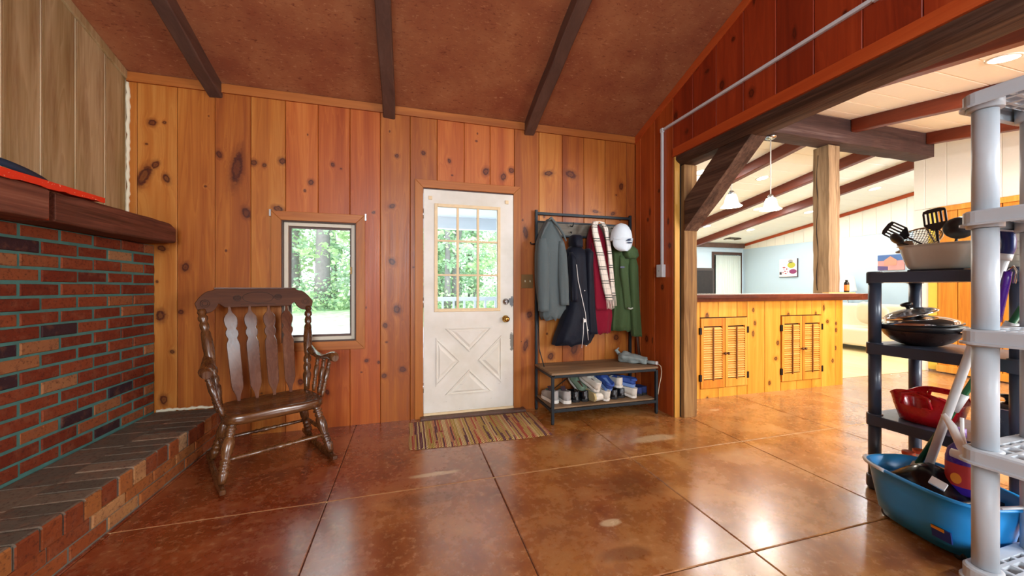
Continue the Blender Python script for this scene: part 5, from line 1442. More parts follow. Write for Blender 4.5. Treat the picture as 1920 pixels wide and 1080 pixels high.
MB().prism([(1.985, 3.036, 1.628), (2.01, 3.0325, 1.648), (2.05, 3.036, 1.655), (2.03, 3.034, 1.643), (2.055, 3.038, 1.637), (2.02, 3.033, 1.628)], (0, -0.003, 0)).build('emblem', M_EMB, cp)
for k in range(4): MB().box(2.0 + k * 0.014, 3.031 + 0.001 * k, 1.605, 2.01 + k * 0.014, 3.034 + 0.001 * k, 1.619).build('emblem', M_EMB, cp)

# ================================================================ shoes (heel at local origin, toe towards +y)
def shoe(name, label, cat, upper, sole, lining, L=0.265, W=0.088, Hh=0.075, Ht=0.05, open_=0.52, sole_t=0.022, laces=None, strap=None, group='shoes on the shelf'):
    t = thing(name, (0, 0, 0), label, cat, group)
    def hw(s):  # half width along the length
        return W / 2 * (0.74 + 0.06 * math.sin(PI * s) + 0.26 * math.exp(-((s - 0.70) / 0.26) ** 2)) * math.sqrt(max(0.02, 1 - max(0, (s - 0.78) / 0.225) ** 2.4)) * math.sqrt(max(0.05, 1 - max(0, (0.10 - s) / 0.105) ** 2.2))
    def hh(s):
        if s < open_: return sole_t + Hh * (1 - 0.28 * s / open_)
        q = (s - open_) / (1 - open_)
        return sole_t + (Hh * 0.80) * (1 - q) + Ht * 0.55 * q * (1 if q < 0.8 else (1 - (q - 0.8) / 0.2 * 0.55))
    n = 26; rings = []; inn = []
    for k in range(n + 1):
        s = k / n
        s = min(max(s, 0.0), 1.0)
        w = hw(s); h = hh(s); y = L * s
        cav = 1.0 if 0.05 < s < open_ - 0.04 else (0.0 if s <= 0.03 or s > open_ + 0.05 else 0.5)
        if s > open_ + 0.02:
            prof = [(-1, 0), (-1.02, .35), (-.95, .7), (-.72, .93), (-.4, 1.0), (0, 1.03), (.4, 1.0), (.72, .93), (.95, .7), (1.02, .35), (1, 0)]
            rings.append([(a * w, y, sole_t + b * (h - sole_t)) for a, b in prof])
        else:
            lip = 0.006
            bt = sole_t + 0.008 if cav > 0.6 else (h - 0.004 if cav < 0.2 else sole_t + (h - sole_t) * 0.45)
            rings.append([(-w, y, sole_t), (-w * 1.02, y, sole_t + .4 * (h - sole_t)), (-w * .97, y, sole_t + .8 * (h - sole_t)), (-w * .93, y, h), (-w * .93 + lip, y, h - 0.001), (0, y, bt), (w * .93 - lip, y, h - 0.001), (w * .93, y, h), (w * .97, y, sole_t + .8 * (h - sole_t)), (w * 1.02, y, sole_t + .4 * (h - sole_t)), (w, y, sole_t)])
    MB().loft(rings).build('upper', upper, t)
    pts = [(hw(k / 20) * 1.07 + 0.002, L * k / 20) for k in range(21)]
    poly = [(x, y - 0.003 if y == 0 else y + (0.004 if y >= L else 0)) for x, y in pts] + [(-x, y) for x, y in reversed(pts)]
    MB().prism([(x, y, 0.0) for x, y in poly], (0, 0, sole_t)).build('sole', sole, t, 0.003, 2)
    # lining: footbed lying inside the collar
    pp = [(hw(s) * 0.80, L * s) for s in [0.07 + (open_ - 0.10) * k / 10 for k in range(11)]]
    z = sole_t + 0.034 * (Hh / 0.075)
    MB().prism([(x, y, z) for x, y in pp] + [(-x, y, z) for x, y in reversed(pp)], (0, 0, 0.003)).build('lining', lining, t)
    if laces:
        lm = MB()
        for k in range(5):
            s = open_ - 0.02 + 0.055 * k; w = hw(s) * 0.5; z = hh(s) + 0.004
            lm.tube([(-w, L * s, z - 0.004), (0, L * (s + 0.015), z + 0.004), (w, L * s, z - 0.004)], 0.003, 6)
        lm.build('laces', laces, t)
        MB().obb((0, L * (open_ - 0.06), hh(open_) + 0.012), (0.045, 0.05, 0.006), Matrix.Rotation(0.75, 3, 'X')).build('tongue', lining, t, 0.003)
    if strap:
        pts = []
        for k in range(13):
            a = PI * k / 12
            pts.append((hw(0.12) * 1.04 * math.cos(a), L * 0.14 - 0.05 * math.sin(a) * 0.9, sole_t + Hh * 0.72))
        MB().tube(pts, 0.006, 6, flat=1.8).build('heel_strap', strap, t)
    return t
M_SHW = cloth('white_canvas_shoe', '#dcd8cc', 0.85, 160, 0.06, 0.0)
M_SHT = plain('tan_rubber_sole', '#b8a878', 0.8)
M_SHSOLE = plain('white_rubber_sole', '#dedcd4', 0.6)
M_SHBR = cloth('brown_lining', '#6a4238', 0.9, 120, 0.1, 0.0)
M_SHBK = plain('black_leather', '#15161c', 0.22, coat=0.4)
M_SHBKS = plain('black_rubber_sole', '#101012', 0.6)
M_SHBL = plain('blue_foam_clog', '#2f4f9c', 0.6)
M_SHBLL = plain('light_blue_footbed', '#6f8fc8', 0.7)
M_SHNV = plain('navy_blue_suede', '#1e2f66', 0.75)
M_SHGN = cloth('pale_green_canvas', '#8fa890', 0.85, 160, 0.06, 0.0)
M_SHGY = cloth('grey_mesh', '#a8a4a0', 0.8, 260, 0.15, 0.0)
M_SHDK = plain('dark_plum_mesh', '#3a2630', 0.8)
M_LACE = plain('teal_lace', '#3c6a62', 0.8)
SZ = 0.1405
def put(t, x, y, rz=0.0, z=SZ, rx=0.0, ry=0.0): place(t, (x, y, z), rz, rx, ry); return t
put(shoe('running_shoe', 'grey running shoe at the left end of the shoe shelf, behind the leg', 'shoe', M_SHGY, M_SHSOLE, M_SHDK, laces=M_LACE, Hh=0.085, sole_t=0.03, W=0.095), 1.272, 3.04, 0.05)
put(shoe('running_shoe', 'grey running shoe with teal laces beside the black shoes', 'shoe', M_SHGY, M_SHSOLE, M_SHDK, laces=M_LACE, Hh=0.085, sole_t=0.03, W=0.095), 1.372, 3.0, -0.05)
put(shoe('dress_shoe', 'shiny black shoe next to the grey running shoes', 'shoe', M_SHBK, M_SHBKS, M_SHBKS, Hh=0.075, sole_t=0.025), 1.470, 3.02, 0.0)
put(shoe('dress_shoe', 'shiny black shoe next to the tan upturned sole', 'shoe', M_SHBK, M_SHBKS, M_SHBKS, Hh=0.075, sole_t=0.025), 1.562, 3.02, 0.02)
put(shoe('slip_on_shoe', 'pale green slip-on shoe propped against the back of the shoe shelf', 'shoe', M_SHGN, M_SHSOLE, M_SHBR), 1.58, 3.13, 0.10, SZ + 0.03, 0.52)
put(shoe('slip_on_shoe', 'pale green slip-on shoe behind the white slip-ons', 'shoe', M_SHGN, M_SHSOLE, M_SHBR), 1.69, 3.14, 0.0, SZ + 0.03, 0.50)
put(shoe('slip_on_shoe', 'white slip-on lying on its side with the tan sole showing', 'shoe', M_SHW, M_SHT, M_SHBR), 1.612, 2.955, 0.12, SZ + 0.0465, 0.0, PI / 2)
put(shoe('slip_on_shoe', 'white slip-on tilted on top of the tan sole', 'shoe', M_SHW, M_SHSOLE, M_SHBR), 1.655, 2.975, 0.22, SZ + 0.094, 0.36)
put(shoe('slip_on_shoe', 'white slip-on standing left of the blue clog', 'shoe', M_SHW, M_SHSOLE, M_SHBR), 1.755, 2.975, 0.14, SZ + 0.002, 0.22)
put(shoe('clog', 'blue foam clog standing steeply with its opening to the front', 'shoe', M_SHBL, M_SHBLL, M_SHBLL, strap=M_SHBL, Hh=0.06, sole_t=0.03, W=0.1, open_=0.5), 1.800, 3.02, 0.10, SZ + 0.075, 0.48)
put(shoe('loafer', 'black loafer with grey heel behind the blue clog', 'shoe', M_SHBK, M_SHBKS, M_SHBKS, Hh=0.07, sole_t=0.02), 1.860, 3.01, 0.0)
put(shoe('loafer', 'black loafer underneath the white heel', 'shoe', M_SHBK, M_SHBKS, M_SHBKS, Hh=0.07, sole_t=0.02), 1.945, 3.03, -0.03)
put(shoe('slip_on_shoe', 'white slip-on resting on top of the black loafers', 'shoe', M_SHW, M_SHSOLE, M_SHBR, L=0.25), 1.915, 3.02, 0.0, SZ + 0.1, 0.06)
put(shoe('clog', 'blue foam clog lying across the top of the shoe pile', 'shoe', M_SHBL, M_SHBLL, M_SHBLL, strap=M_SHBL, Hh=0.06, sole_t=0.03, W=0.1, open_=0.5), 2.075, 3.03, 0.72, SZ + 0.092, 0.14)
put(shoe('slip_on_shoe', 'white slip-on angled outwards under the lying blue clog', 'shoe', M_SHW, M_SHSOLE, M_SHBR), 2.055, 2.985, 0.42, SZ + 0.002, 0.16)
put(shoe('flat_shoe', 'navy blue shoe at the right of the shoe shelf', 'shoe', M_SHNV, M_SHBKS, M_SHBKS, Hh=0.06, L=0.24), 2.150, 3.04, 0.05)
put(shoe('flat_shoe', 'navy blue shoe against the right leg of the bench', 'shoe', M_SHNV, M_SHBKS, M_SHBKS, Hh=0.06, L=0.24), 2.212, 3.06, -0.02, SZ)
# folded umbrella with a cord lying on the bench
um = thing('folded_umbrella', (2.12, 3.1, 0.443), 'crumpled grey folded umbrella with a pale cord on the bench', 'umbrella')
rings = []
for k in range(15):
    t = k / 14
    c = Vector((2.04, 3.24, 0.485)).lerp(Vector((2.215, 3.03, 0.474)), t); d = Vector((0.175, -0.21, 0)).normalized(); s1 = Vector((-d.y, d.x, 0)); r = 0.062 * (1 - 0.5 * t) * (0.6 + 0.4 * min(1, k / 2))
    ring = []
    for j in range(18):
        a = 2 * PI * j / 18
        q = r * (1 + 0.22 * math.sin(5 * a + 1.2 * t) + 0.5 * noise.noise(Vector((t * 6, math.cos(a) * 2, math.sin(a) * 2))))
        p = c + s1 * (math.cos(a) * q) + Vector((0, 0, math.sin(a) * q * 0.9))
        p.z = max(p.z, 0.4445)
        ring.append(p)
    rings.append(ring)
M_UMB = cloth('grey_umbrella_fabric', '#8c9694', 0.6, 90)
MB().loft(rings).build('canopy', M_UMB, um)
MB().tube([(2.06, 3.25, 0.50), (2.03, 3.28, 0.55), (2.05, 3.26, 0.575)], [0.02, 0.018, 0.004], 8).build('canopy_flap', M_UMB, um)
MB().tube([(2.205, 3.045, 0.468), (2.262, 2.965, 0.466)], 0.017, 12).build('handle', plain('grey_rubber_handle', '#8a9290', 0.5), um)
MB().tube([(2.262, 2.965, 0.466), (2.272, 2.95, 0.466)], 0.018, 12).build('handle_cap', M_WHITEP, um)
MB().tube([(2.272, 2.945, 0.462), (2.278, 2.912, 0.445), (2.280, 2.905, 0.40), (2.274, 2.905, 0.34), (2.262, 2.91, 0.28), (2.255, 2.915, 0.22), (2.246, 2.912, 0.185)], 0.0032, 6).build('wrist_cord', plain('cream_cord', '#ddd2b4', 0.8), um)
# ================================================================ dark grey resin shelving unit
M_RESD = plain('dark_grey_resin', '#3a4354', 0.35, var=0.05)
M_RESL = plain('light_grey_resin', '#bcc4cc', 0.45, var=0.04)
ds = thing('shelving_unit', (2.82, 1.22, 0), 'dark grey plastic shelving unit standing behind the blue tub', 'shelf')
AX, BXX, AY, CY = 2.643, 3.004, 1.485, 0.955
SH = [0.075, 0.437, 0.855, 1.270]
def rounded_rect(x0, x1, y0, y1, r, n=6):
    pts = []
    for cx, cy, a0 in ((x1 - r, y1 - r, 0), (x0 + r, y1 - r, PI / 2), (x0 + r, y0 + r, PI), (x1 - r, y0 + r, 1.5 * PI)):
        for k in range(n + 1):
            a = a0 + PI / 2 * k / n; pts.append((cx + r * math.cos(a), cy + r * math.sin(a)))
    return pts
for z in SH:
    rr = rounded_rect(AX - 0.036, BXX + 0.036, CY - 0.036, AY + 0.036, 0.034)
    ri = rounded_rect(AX - 0.030, BXX + 0.030, CY - 0.030, AY + 0.030, 0.03)
    rings = [[(x, y, z - 0.058) for x, y in ri], [(x, y, z - 0.058) for x, y in rr], [(x, y, z - 0.003) for x, y in rr], [(x, y, z) for x, y in ri]]
    MB().loft(rings, True, False).build('shelf', M_RESD, ds)
    for x in (AX, BXX):
        for y in (AY, CY): MB().lathe([(0.036, z - 0.062), (0.0365, z - 0.06), (0.0365, z + 0.003), (0.031, z + 0.006)], (x, y, 0), n=18).build('collar', M_RESD, ds)
for x in (AX, BXX):
    for y in (AY, CY):
        zz = [0.0] + SH
        for a, b in zip(zz[:-1], zz[1:]): MB().lathe([(0.029, a + (0.006 if a else 0)), (0.029, b - 0.06)], (x, y, 0), n=18).build('post', M_RESD, ds)

# ---------------------------------------------------------------- light grey shelving unit in the foreground
ws = thing('shelving_unit', (2.3, 0.45, 0), 'light grey plastic shelving unit with slotted shelves in the right foreground', 'shelf')
WX0, WX1, WY0, WY1 = 2.05, 2.50, 0.0, 0.895
PXS, PYS = (2.113, 2.437), (0.065, 0.845)
WS = [0.118, 0.570, 1.022, 1.472, 1.920]
for z in WS:
    # frame with flared lip, closed skirt and slotted deck
    t = 0.052
    rr = rounded_rect(WX0, WX1, WY0, WY1, 0.05); ro = rounded_rect(WX0 - 0.008, WX1 + 0.008, WY0 - 0.008, WY1 + 0.008, 0.055); ri = rounded_rect(WX0 + 0.006, WX1 - 0.006, WY0 + 0.006, WY1 - 0.006, 0.046)
    rj = rounded_rect(WX0 + 0.045, WX1 - 0.045, WY0 + 0.045, WY1 - 0.045, 0.02)
    rings = [[(x, y, z - t) for x, y in ri], [(x, y, z - t - 0.004) for x, y in ro], [(x, y, z - t + 0.004) for x, y in ro], [(x, y, z - t + 0.006) for x, y in rr], [(x, y, z - 0.006) for x, y in rr], [(x, y, z) for x, y in ri], [(x, y, z) for x, y in rj], [(x, y, z - 0.03) for x, y in rj]]
    sh = MB().loft(rings, False, False).build('shelf', M_RESL, ws)
    # deck bars: two along, many across, as a grid of slots
    y = WY0 + 0.06
    while y < WY1 - 0.05:
        MB().box(WX0 + 0.045, y, z - 0.028, WX1 - 0.045, y + 0.012, z - 0.001).build('deck_bar', M_RESL, sh); y += 0.045
    for x in (WX0 + 0.10, WX0 + 0.17, WX0 + 0.24, WX0 + 0.31, WX0 + 0.38):
        MB().box(x, WY0 + 0.045, z - 0.03, x + 0.014, WY1 - 0.045, z - 0.0005).build('deck_bar', M_RESL, sh)
    for x in PXS:
        for yy in PYS: MB().lathe([(0.047, z - t - 0.012), (0.047, z - 0.001), (0.034, z)], (x, yy, 0), n=20).build('socket', M_RESL, ws)
for x in PXS:
    for yy in PYS:
        zz = [0.0] + WS
        for a, b in zip(zz[:-1], zz[1:]): MB().lathe([(0.034, a + 0.001), (0.034, b - 0.066)], (x, yy, 0), n=20).build('post', M_RESL, ws)

# ================================================================ on the dark shelves
M_ENAM = plain('grey_white_enamel', '#cdcabd', 0.2, coat=0.5, var=0.03)
M_DARKP = plain('dark_pan_coating', '#241c1c', 0.3)
def tub(name, parent, mat, cx, cy, z0, z1, ax, ay, bx, by, rot=0.0, th=0.006, pw=0.5, rim=0.008, n=40, rows=8, curve=1.0):
    """open rounded container: half sizes (ax,ay) at the rim, (bx,by) at the base"""
    def ring(h, ex, ey):
        pts = []
        for k in range(n):
            a = 2 * PI * k / n; ca, sa = math.cos(a), math.sin(a)
            x = math.copysign(abs(ca) ** pw, ca) * ex; y = math.copysign(abs(sa) ** pw, sa) * ey
            pts.append((cx + x * math.cos(rot) - y * math.sin(rot), cy + x * math.sin(rot) + y * math.cos(rot), h))
        return pts
    rg = [ring(z0, bx * 0.5, by * 0.5), ring(z0, bx * 0.94, by * 0.94)]
    for k in range(rows + 1):
        t = k / rows; q = t ** curve
        rg.append(ring(z0 + 0.004 + (z1 - z0 - 0.004) * t, bx + (ax - bx) * q, by + (ay - by) * q))
    rg.append(ring(z1, ax + rim, ay + rim)); rg.append(ring(z1 + 0.004, ax + rim, ay + rim)); rg.append(ring(z1 + 0.005, ax - th, ay - th))
    for k in range(rows, -1, -1):
        t = k / rows; q = t ** curve
        rg.append(ring(z0 + th + (z1 - z0 - th) * t, bx + (ax - bx) * q - th, by + (ay - by) * q - th))
    rg.append(ring(z0 + th, bx * 0.4, by * 0.4))
    return MB().loft(rg).build(name, mat, parent)
S4 = SH[3] + 0.0012
rp = thing('roasting_pan', (2.80, 1.27, S4), 'grey-white enamel roasting pan full of kitchen utensils on the top dark shelf', 'pan')
tub('pan_body', rp, M_ENAM, 2.80, 1.265, S4 + 0.01, S4 + 0.142, 0.125, 0.158, 0.105, 0.118, curve=0.7)
MB().box(2.70, 1.15, S4, 2.90, 1.37, S4 + 0.0105).build('base_band', plain('navy_base_band', '#2c3442', 0.4), rp, 0.004)
for s in (-1, 1): MB().tube([(2.76, 1.265 + s * 0.163, S4 + 0.125), (2.77, 1.265 + s * 0.185, S4 + 0.120), (2.83, 1.265 + s * 0.185, S4 + 0.120), (2.84, 1.265 + s * 0.163, S4 + 0.125)], 0.007, 8).build('handle', M_ENAM, rp)
p2 = thing('baking_dish', (2.82, 1.03, S4), 'ribbed grey-white dish next to the roasting pan, behind the grey post', 'dish')
tub('dish_body', p2, M_ENAM, 2.82, 1.018, S4, S4 + 0.16, 0.11, 0.062, 0.10, 0.056)
for k in range(4): MB().box(2.703 - 0.004, 0.975, S4 + 0.03 + k * 0.03, 2.708, 1.06, S4 + 0.036 + k * 0.03).build('rib', M_ENAM, p2)
M_NYL = plain('black_nylon', '#16161a', 0.35)
def slotted_turner(label, base, d, side, hl=0.115, hw=0.046, handle=0.2):
    """flat slotted blade: base = blade root, d = blade direction, side = width direction"""
    t = thing('slotted_turner', base, label, 'spatula', 'utensils in the roasting pan')
    b = Vector(base); d = Vector(d).normalized(); s = Vector(side); s = (s - d * s.dot(d)).normalized(); nn = d.cross(s)
    R = Matrix((s, d, nn)).transposed()
    w0 = hw * 0.62
    th = 0.004
    bl = MB()
    def seg(u0, v0, u1, v1): bl.obb(b + s * ((u0 + u1) / 2) + d * ((v0 + v1) / 2), (u1 - u0, v1 - v0, th), R)
    # tapered lower part, then bars between slots, then tip
    bl.prism([b + s * u + d * v - nn * th / 2 for u, v in ((-0.012, 0), (0.012, 0), (hw, 0.034), (hw, 0.042), (-hw, 0.042), (-hw, 0.034))], nn * th)
    ns = 5; bw = 2 * hw / (2 * ns + 1)
    for k in range(ns + 1): seg(-hw + k * 2 * bw, 0.04, -hw + k * 2 * bw + bw, hl - 0.016)
    bl.prism([b + s * u + d * v - nn * th / 2 for u, v in ((-hw, hl - 0.018), (hw, hl - 0.018), (hw * 0.92, hl - 0.004), (hw * 0.5, hl + 0.003), (-hw * 0.5, hl + 0.003), (-hw * 0.92, hl - 0.004))], nn * th)
    bl.build('blade', M_NYL, t)
    MB().tube([b + d * 0.008, b - d * handle * 0.5, b - d * handle], [0.007, 0.006, 0.007], 8, flat=0.7).build('handle', M_NYL, t)
slotted_turner('black slotted turner leaning out at the left of the roasting pan', (2.74, 1.385, 1.468), (-0.02, 0.075, 0.062), (0.2, 0.62, -0.78), handle=0.12)
slotted_turner('black slotted turner standing upright in the roasting pan', (2.74, 1.268, 1.49), (0, 0.012, 0.12), (0.1, 1, 0), handle=0.16, hl=0.118, hw=0.049)
# spoon / ladle shapes
def bowl_tool(name, label, c, axis, r, depth, hend, mat, cat, squash=1.0, holes=False):
    t = thing(name, c, label, cat, 'utensils in the roasting pan')
    a = Vector(axis).normalized()
    prof = [(r * math.sin(PI / 2 * k / 7), -depth * math.cos(PI / 2 * k / 7)) for k in range(8)] + [(r * 0.94, 0.0)] + [(r * 0.92 * math.sin(PI / 2 * k / 7), -depth * 0.9 * math.cos(PI / 2 * k / 7)) for k in range(7, -1, -1)]
    m = MB().lathe(prof, c, a, 22)
    m.build('bowl', mat, t)
    e = (Vector(hend) - Vector(c)).normalized()
    s = Vector(c) + (e - a * e.dot(a)).normalized() * r * 0.95
    MB().tube([s, (s + Vector(hend)) / 2 + a * 0.004, hend], 0.006, 8, flat=0.7).build('handle', mat, t)
    return t
bowl_tool('ladle', 'large black ladle at the right of the roasting pan', (2.745, 1.185, 1.492), (0.75, 0.35, 0.25), 0.058, 0.04, (2.82, 1.25, 1.33), M_NYL, 'ladle')
bowl_tool('spoon', 'small black spoon hanging over the left rim of the pan', (2.685, 1.405, 1.462), (0.7, -0.3, 0.5), 0.036, 0.018, (2.80, 1.30, 1.37), M_NYL, 'spoon')
# skimmer: ring with a woven wire bowl
sk = thing('skimmer', (2.74, 1.35, 1.45), 'round wire-mesh skimmer with bamboo edge lying over the roasting pan', 'skimmer', 'utensils in the roasting pan')
c = Vector((2.755, 1.345, 1.458)); nrm = Vector((-0.72, -0.10, 0.72)).normalized(); e1 = Vector((0, 1, 0)); e1 = (e1 - nrm * e1.dot(nrm)).normalized(); e2 = nrm.cross(e1); R_ = 0.088
MB().tube([c + e1 * math.cos(2 * PI * k / 32) * R_ + e2 * math.sin(2 * PI * k / 32) * R_ for k in range(33)], 0.004, 6).build('rim', plain('bamboo_rim', '#a8865c', 0.6), sk)
wm = MB()
for k in range(-7, 8):
    u = k * R_ / 7.6; L = math.sqrt(R_ * R_ - u * u)
    for (p, q) in ((e1, e2), (e2, e1)):
        wm.tube([c + p * u + q * (L * v) - nrm * 0.024 * (1 - (u * u + L * L * v * v) / R_ ** 2) for v in (-1, -.5, 0, .5, 1)], 0.0016, 4)
wm.build('wire_mesh', plain('dark_wire', '#3a342e', 0.4, 0.7), sk)
MB().tube([c - e2 * R_, c - e2 * 0.02 - nrm * 0.05 + Vector((0.03, -0.05, -0.05))], 0.005, 6).build('handle', MATS['bamboo_rim'], sk)
MB().prism([c + e1 * (R_ * math.cos(a)) + e2 * (R_ * math.sin(a)) + nrm * 0.002 for a in [0.3 + k * 0.16 for k in range(10)]] + [c + e1 * 0.02 + e2 * 0.02 + nrm * 0.002], nrm * 0.002).build('splash_plate', plain('brown_plate', '#7a5c44', 0.5), sk)

# wok with stacked lids on the second shelf
S3 = SH[2] + 0.0012
wk_ = thing('wok', (2.80, 1.36, S3), 'dark brown wok with black rim on the second shelf', 'pan')
WC = (2.80, 1.362, S3)
MB().lathe([(0.06, 0), (0.085, 0.006), (0.12, 0.025), (0.148, 0.055), (0.160, 0.08), (0.163, 0.085), (0.158, 0.083), (0.145, 0.06), (0.115, 0.03), (0.07, 0.012), (0.001, 0.010)], WC, n=40).build('wok_body', plain('brown_nonstick', '#3a2a26', 0.3), wk_)
MB().lathe([(0.163, 0.082), (0.172, 0.088), (0.178, 0.108), (0.174, 0.116), (0.166, 0.114), (0.158, 0.086)], WC, n=40, caps=False).build('rim_band', M_NYL, wk_)
g = G('clear_glass_lid'); g.set(color='#f4f6f6', rough=0.03, trans=0.85, spec=0.6); M_LID = g.m
M_CHROME = plain('mirror_chrome', '#dadada', 0.08, 1.0)
def lid(label, c, r, h, tilt, knob):
    t = thing('pan_lid', c, label, 'lid', 'lids stacked on the wok')
    n = Vector((math.sin(tilt[0]), math.sin(tilt[1]), 1)).normalized(); c = Vector(c)
    MB().lathe([(r * math.cos(PI / 2 * k / 8), h * math.sin(PI / 2 * k / 8)) for k in range(8)] + [(0.002, h)], c, n, 36, caps=False).build('dome', M_CHROME if knob == 2 else M_LID, t)
    MB().lathe([(r - 0.002, -0.004), (r + 0.005, -0.003), (r + 0.005, 0.004), (r - 0.002, 0.005)], c, n, 36, caps=False).build('lid_rim', M_CHROME if knob != 2 else M_NYL, t)
    MB().lathe([(0.008, 0), (0.009, 0.012), (0.024, 0.018), (0.027, 0.028), (0.02, 0.036), (0.001, 0.038)], c + n * (h - 0.001), n, 16).build('knob', M_NYL, t)
lid('chrome lid with a black knob lying in the wok', (2.80, 1.362, S3 + 0.120), 0.158, 0.050, (-0.06, 0.05), 2)
lid('glass lid with a black knob tilted on top of the wok', (2.79, 1.40, S3 + 0.172), 0.112, 0.034, (-0.18, 0.22), 0)
lid('clear glass lid lying on the shelf right of the wok', (2.84, 1.12, S3 + 0.10), 0.105, 0.03, (-0.1, 0.1), 0)

# red handled basket on the third shelf
S2 = SH[1] + 0.0012
rb = thing('basket', (2.76, 1.31, S2), 'red plastic handled basket on the third shelf', 'basket')
M_REDP = plain('red_plastic', '#c01420', 0.28, coat=0.3, var=0.05)
n = 48; pw = 0.62; rings = []
def bring(h, ex, ey, lift=0.0, hole=None):
    pts = []
    for k in range(n):
        a = 2 * PI * k / n; ca, sa = math.cos(a), math.sin(a)
        x = math.copysign(abs(ca) ** pw, ca) * ex; y = math.copysign(abs(sa) ** pw, sa) * ey
        pts.append((2.765 + x, 1.31 + y, h + lift * max(0, abs(ca)) ** 2.2))
    return pts
rings = [bring(S2, 0.05, 0.06), bring(S2 + 0.001, 0.088, 0.105), bring(S2 + 0.05, 0.098, 0.120), bring(S2 + 0.085, 0.105, 0.130, 0.006), bring(S2 + 0.115, 0.111, 0.136, 0.035), bring(S2 + 0.125, 0.114, 0.139, 0.048),
         bring(S2 + 0.128, 0.118, 0.143, 0.050), bring(S2 + 0.130, 0.116, 0.141, 0.051), bring(S2 + 0.128, 0.110, 0.135, 0.049), bring(S2 + 0.085, 0.101, 0.126, 0.006), bring(S2 + 0.05, 0.094, 0.116), bring(S2 + 0.006, 0.084, 0.10), bring(S2 + 0.006, 0.04, 0.05)]
m = MB().loft(rings)
# cut the hand holes between the shoulder and the rim at both long sides
drop = set()
for fi, f in enumerate(m.f):
    if len(f) != 4: continue
    cx = sum(m.v[i][0] for i in f) / 4; cy = sum(m.v[i][1] for i in f) / 4; cz = sum(m.v[i][2] for i in f) / 4
    if abs(cx - 2.765) > 0.098 and abs(cy - 1.31) < 0.062 and S2 + 0.088 < cz < S2 + 0.158 and f[0] // n in (3, 8): drop.add(fi)
m.f = [f for i, f in enumerate(m.f) if i not in drop]; m.sm = [True] * len(m.f)
m.build('basket_body', M_REDP, rb)
for s in (-1, 1):
    MB().tube([(2.765 + s * 0.112, 1.31 - 0.06, S2 + 0.10), (2.765 + s * 0.117, 1.31 - 0.05, S2 + 0.155), (2.765 + s * 0.118, 1.31, S2 + 0.172), (2.765 + s * 0.117, 1.31 + 0.05, S2 + 0.155), (2.765 + s * 0.112, 1.31 + 0.06, S2 + 0.10)], 0.009, 8).build('handle', M_REDP, rb)
dk = thing('scoop', (2.78, 1.28, S2 + 0.07), 'glossy red scoop lying inside the red basket', 'scoop')
MB().tube([(2.74, 1.30, S2 + 0.10), (2.77, 1.27, S2 + 0.14), (2.82, 1.22, S2 + 0.12)], [0.012, 0.016, 0.01], 10, flat=0.6).build('scoop_handle', M_REDP, dk)
MB().lathe([(0.03, 0), (0.05, 0.02), (0.055, 0.05)], (2.79, 1.31, S2 + 0.008), (0, 0, 1), 20).build('scoop_bowl', M_REDP, dk)
# stock pot on the third shelf
sp = thing('stock_pot', (2.86, 1.07, S2), 'stainless steel pot with black lid knob at the right of the third shelf', 'pot')
MB().lathe([(0.085, 0), (0.09, 0.004), (0.092, 0.15), (0.097, 0.156), (0.09, 0.158), (0.086, 0.15), (0.085, 0.01), (0.001, 0.008)], (2.86, 1.065, S2), n=36).build('pot_body', M_STEEL, sp)
MB().lathe([(0.094, 0.159), (0.08, 0.17), (0.03, 0.18), (0.001, 0.181)], (2.86, 1.065, S2), n=30, caps=False).build('pot_lid', M_CHROME, sp)
MB().lathe([(0.012, 0.18), (0.016, 0.195), (0.028, 0.20), (0.028, 0.212), (0.001, 0.216)], (2.86, 1.065, S2), n=16).build('lid_knob', M_NYL, sp)

# ================================================================ blue cleaning tub with tools
M_BLUE = plain('blue_bucket_plastic', '#2790d8', 0.35, var=0.04)
bt_ = thing('cleaning_tub', (2.425, 1.10, 0), 'large blue plastic cleaning tub on the floor between the shelving units', 'tub')
ROT = -0.245
n = 56
def tring(h, ex, ey, arch=0.0):
    pts = []
    for k in range(n):
        a = 2 * PI * k / n; ca, sa = math.cos(a), math.sin(a)
        x = math.copysign(abs(ca) ** 0.62, ca) * ex; y = math.copysign(abs(sa) ** 0.62, sa) * ey
        z = h + arch * max(0, 1 - abs(y) / (ey * 0.42)) ** 0.5 if abs(ca) > 0.45 else h
        pts.append((2.432 + x * math.cos(ROT) - y * math.sin(ROT), 1.118 + x * math.sin(ROT) + y * math.cos(ROT), z))
    return pts
H0 = 0.022
rings = [tring(H0 + 0.012, 0.05, 0.09), tring(H0, 0.135, 0.186), tring(H0 + 0.03, 0.142, 0.192), tring(H0 + 0.032, 0.150, 0.204), tring(H0 + 0.09, 0.157, 0.214), tring(0.20, 0.167, 0.232), tring(0.262, 0.173, 0.242), tring(0.264, 0.186, 0.255), tring(0.270, 0.188, 0.257), tring(0.276, 0.184, 0.253), tring(0.274, 0.168, 0.238), tring(0.20, 0.160, 0.226), tring(0.06, 0.135, 0.186), tring(0.05, 0.06, 0.1)]
MB().loft(rings).build('tub_body', M_BLUE, bt_)
def tp(x, y, z): return (2.432 + x * math.cos(ROT) - y * math.sin(ROT), 1.118 + x * math.sin(ROT) + y * math.cos(ROT), z)
for sx in (-0.09, 0.09):
    for sy in (-0.15, 0.15): MB().lathe([(0.012, -0.012), (0.0215, -0.010), (0.0215, 0.010), (0.012, 0.012)], tp(sx, sy, 0.0222), tp(1, 0, 0) and Vector((math.cos(ROT), math.sin(ROT), 0)), 16).build('caster', M_NYL, bt_)
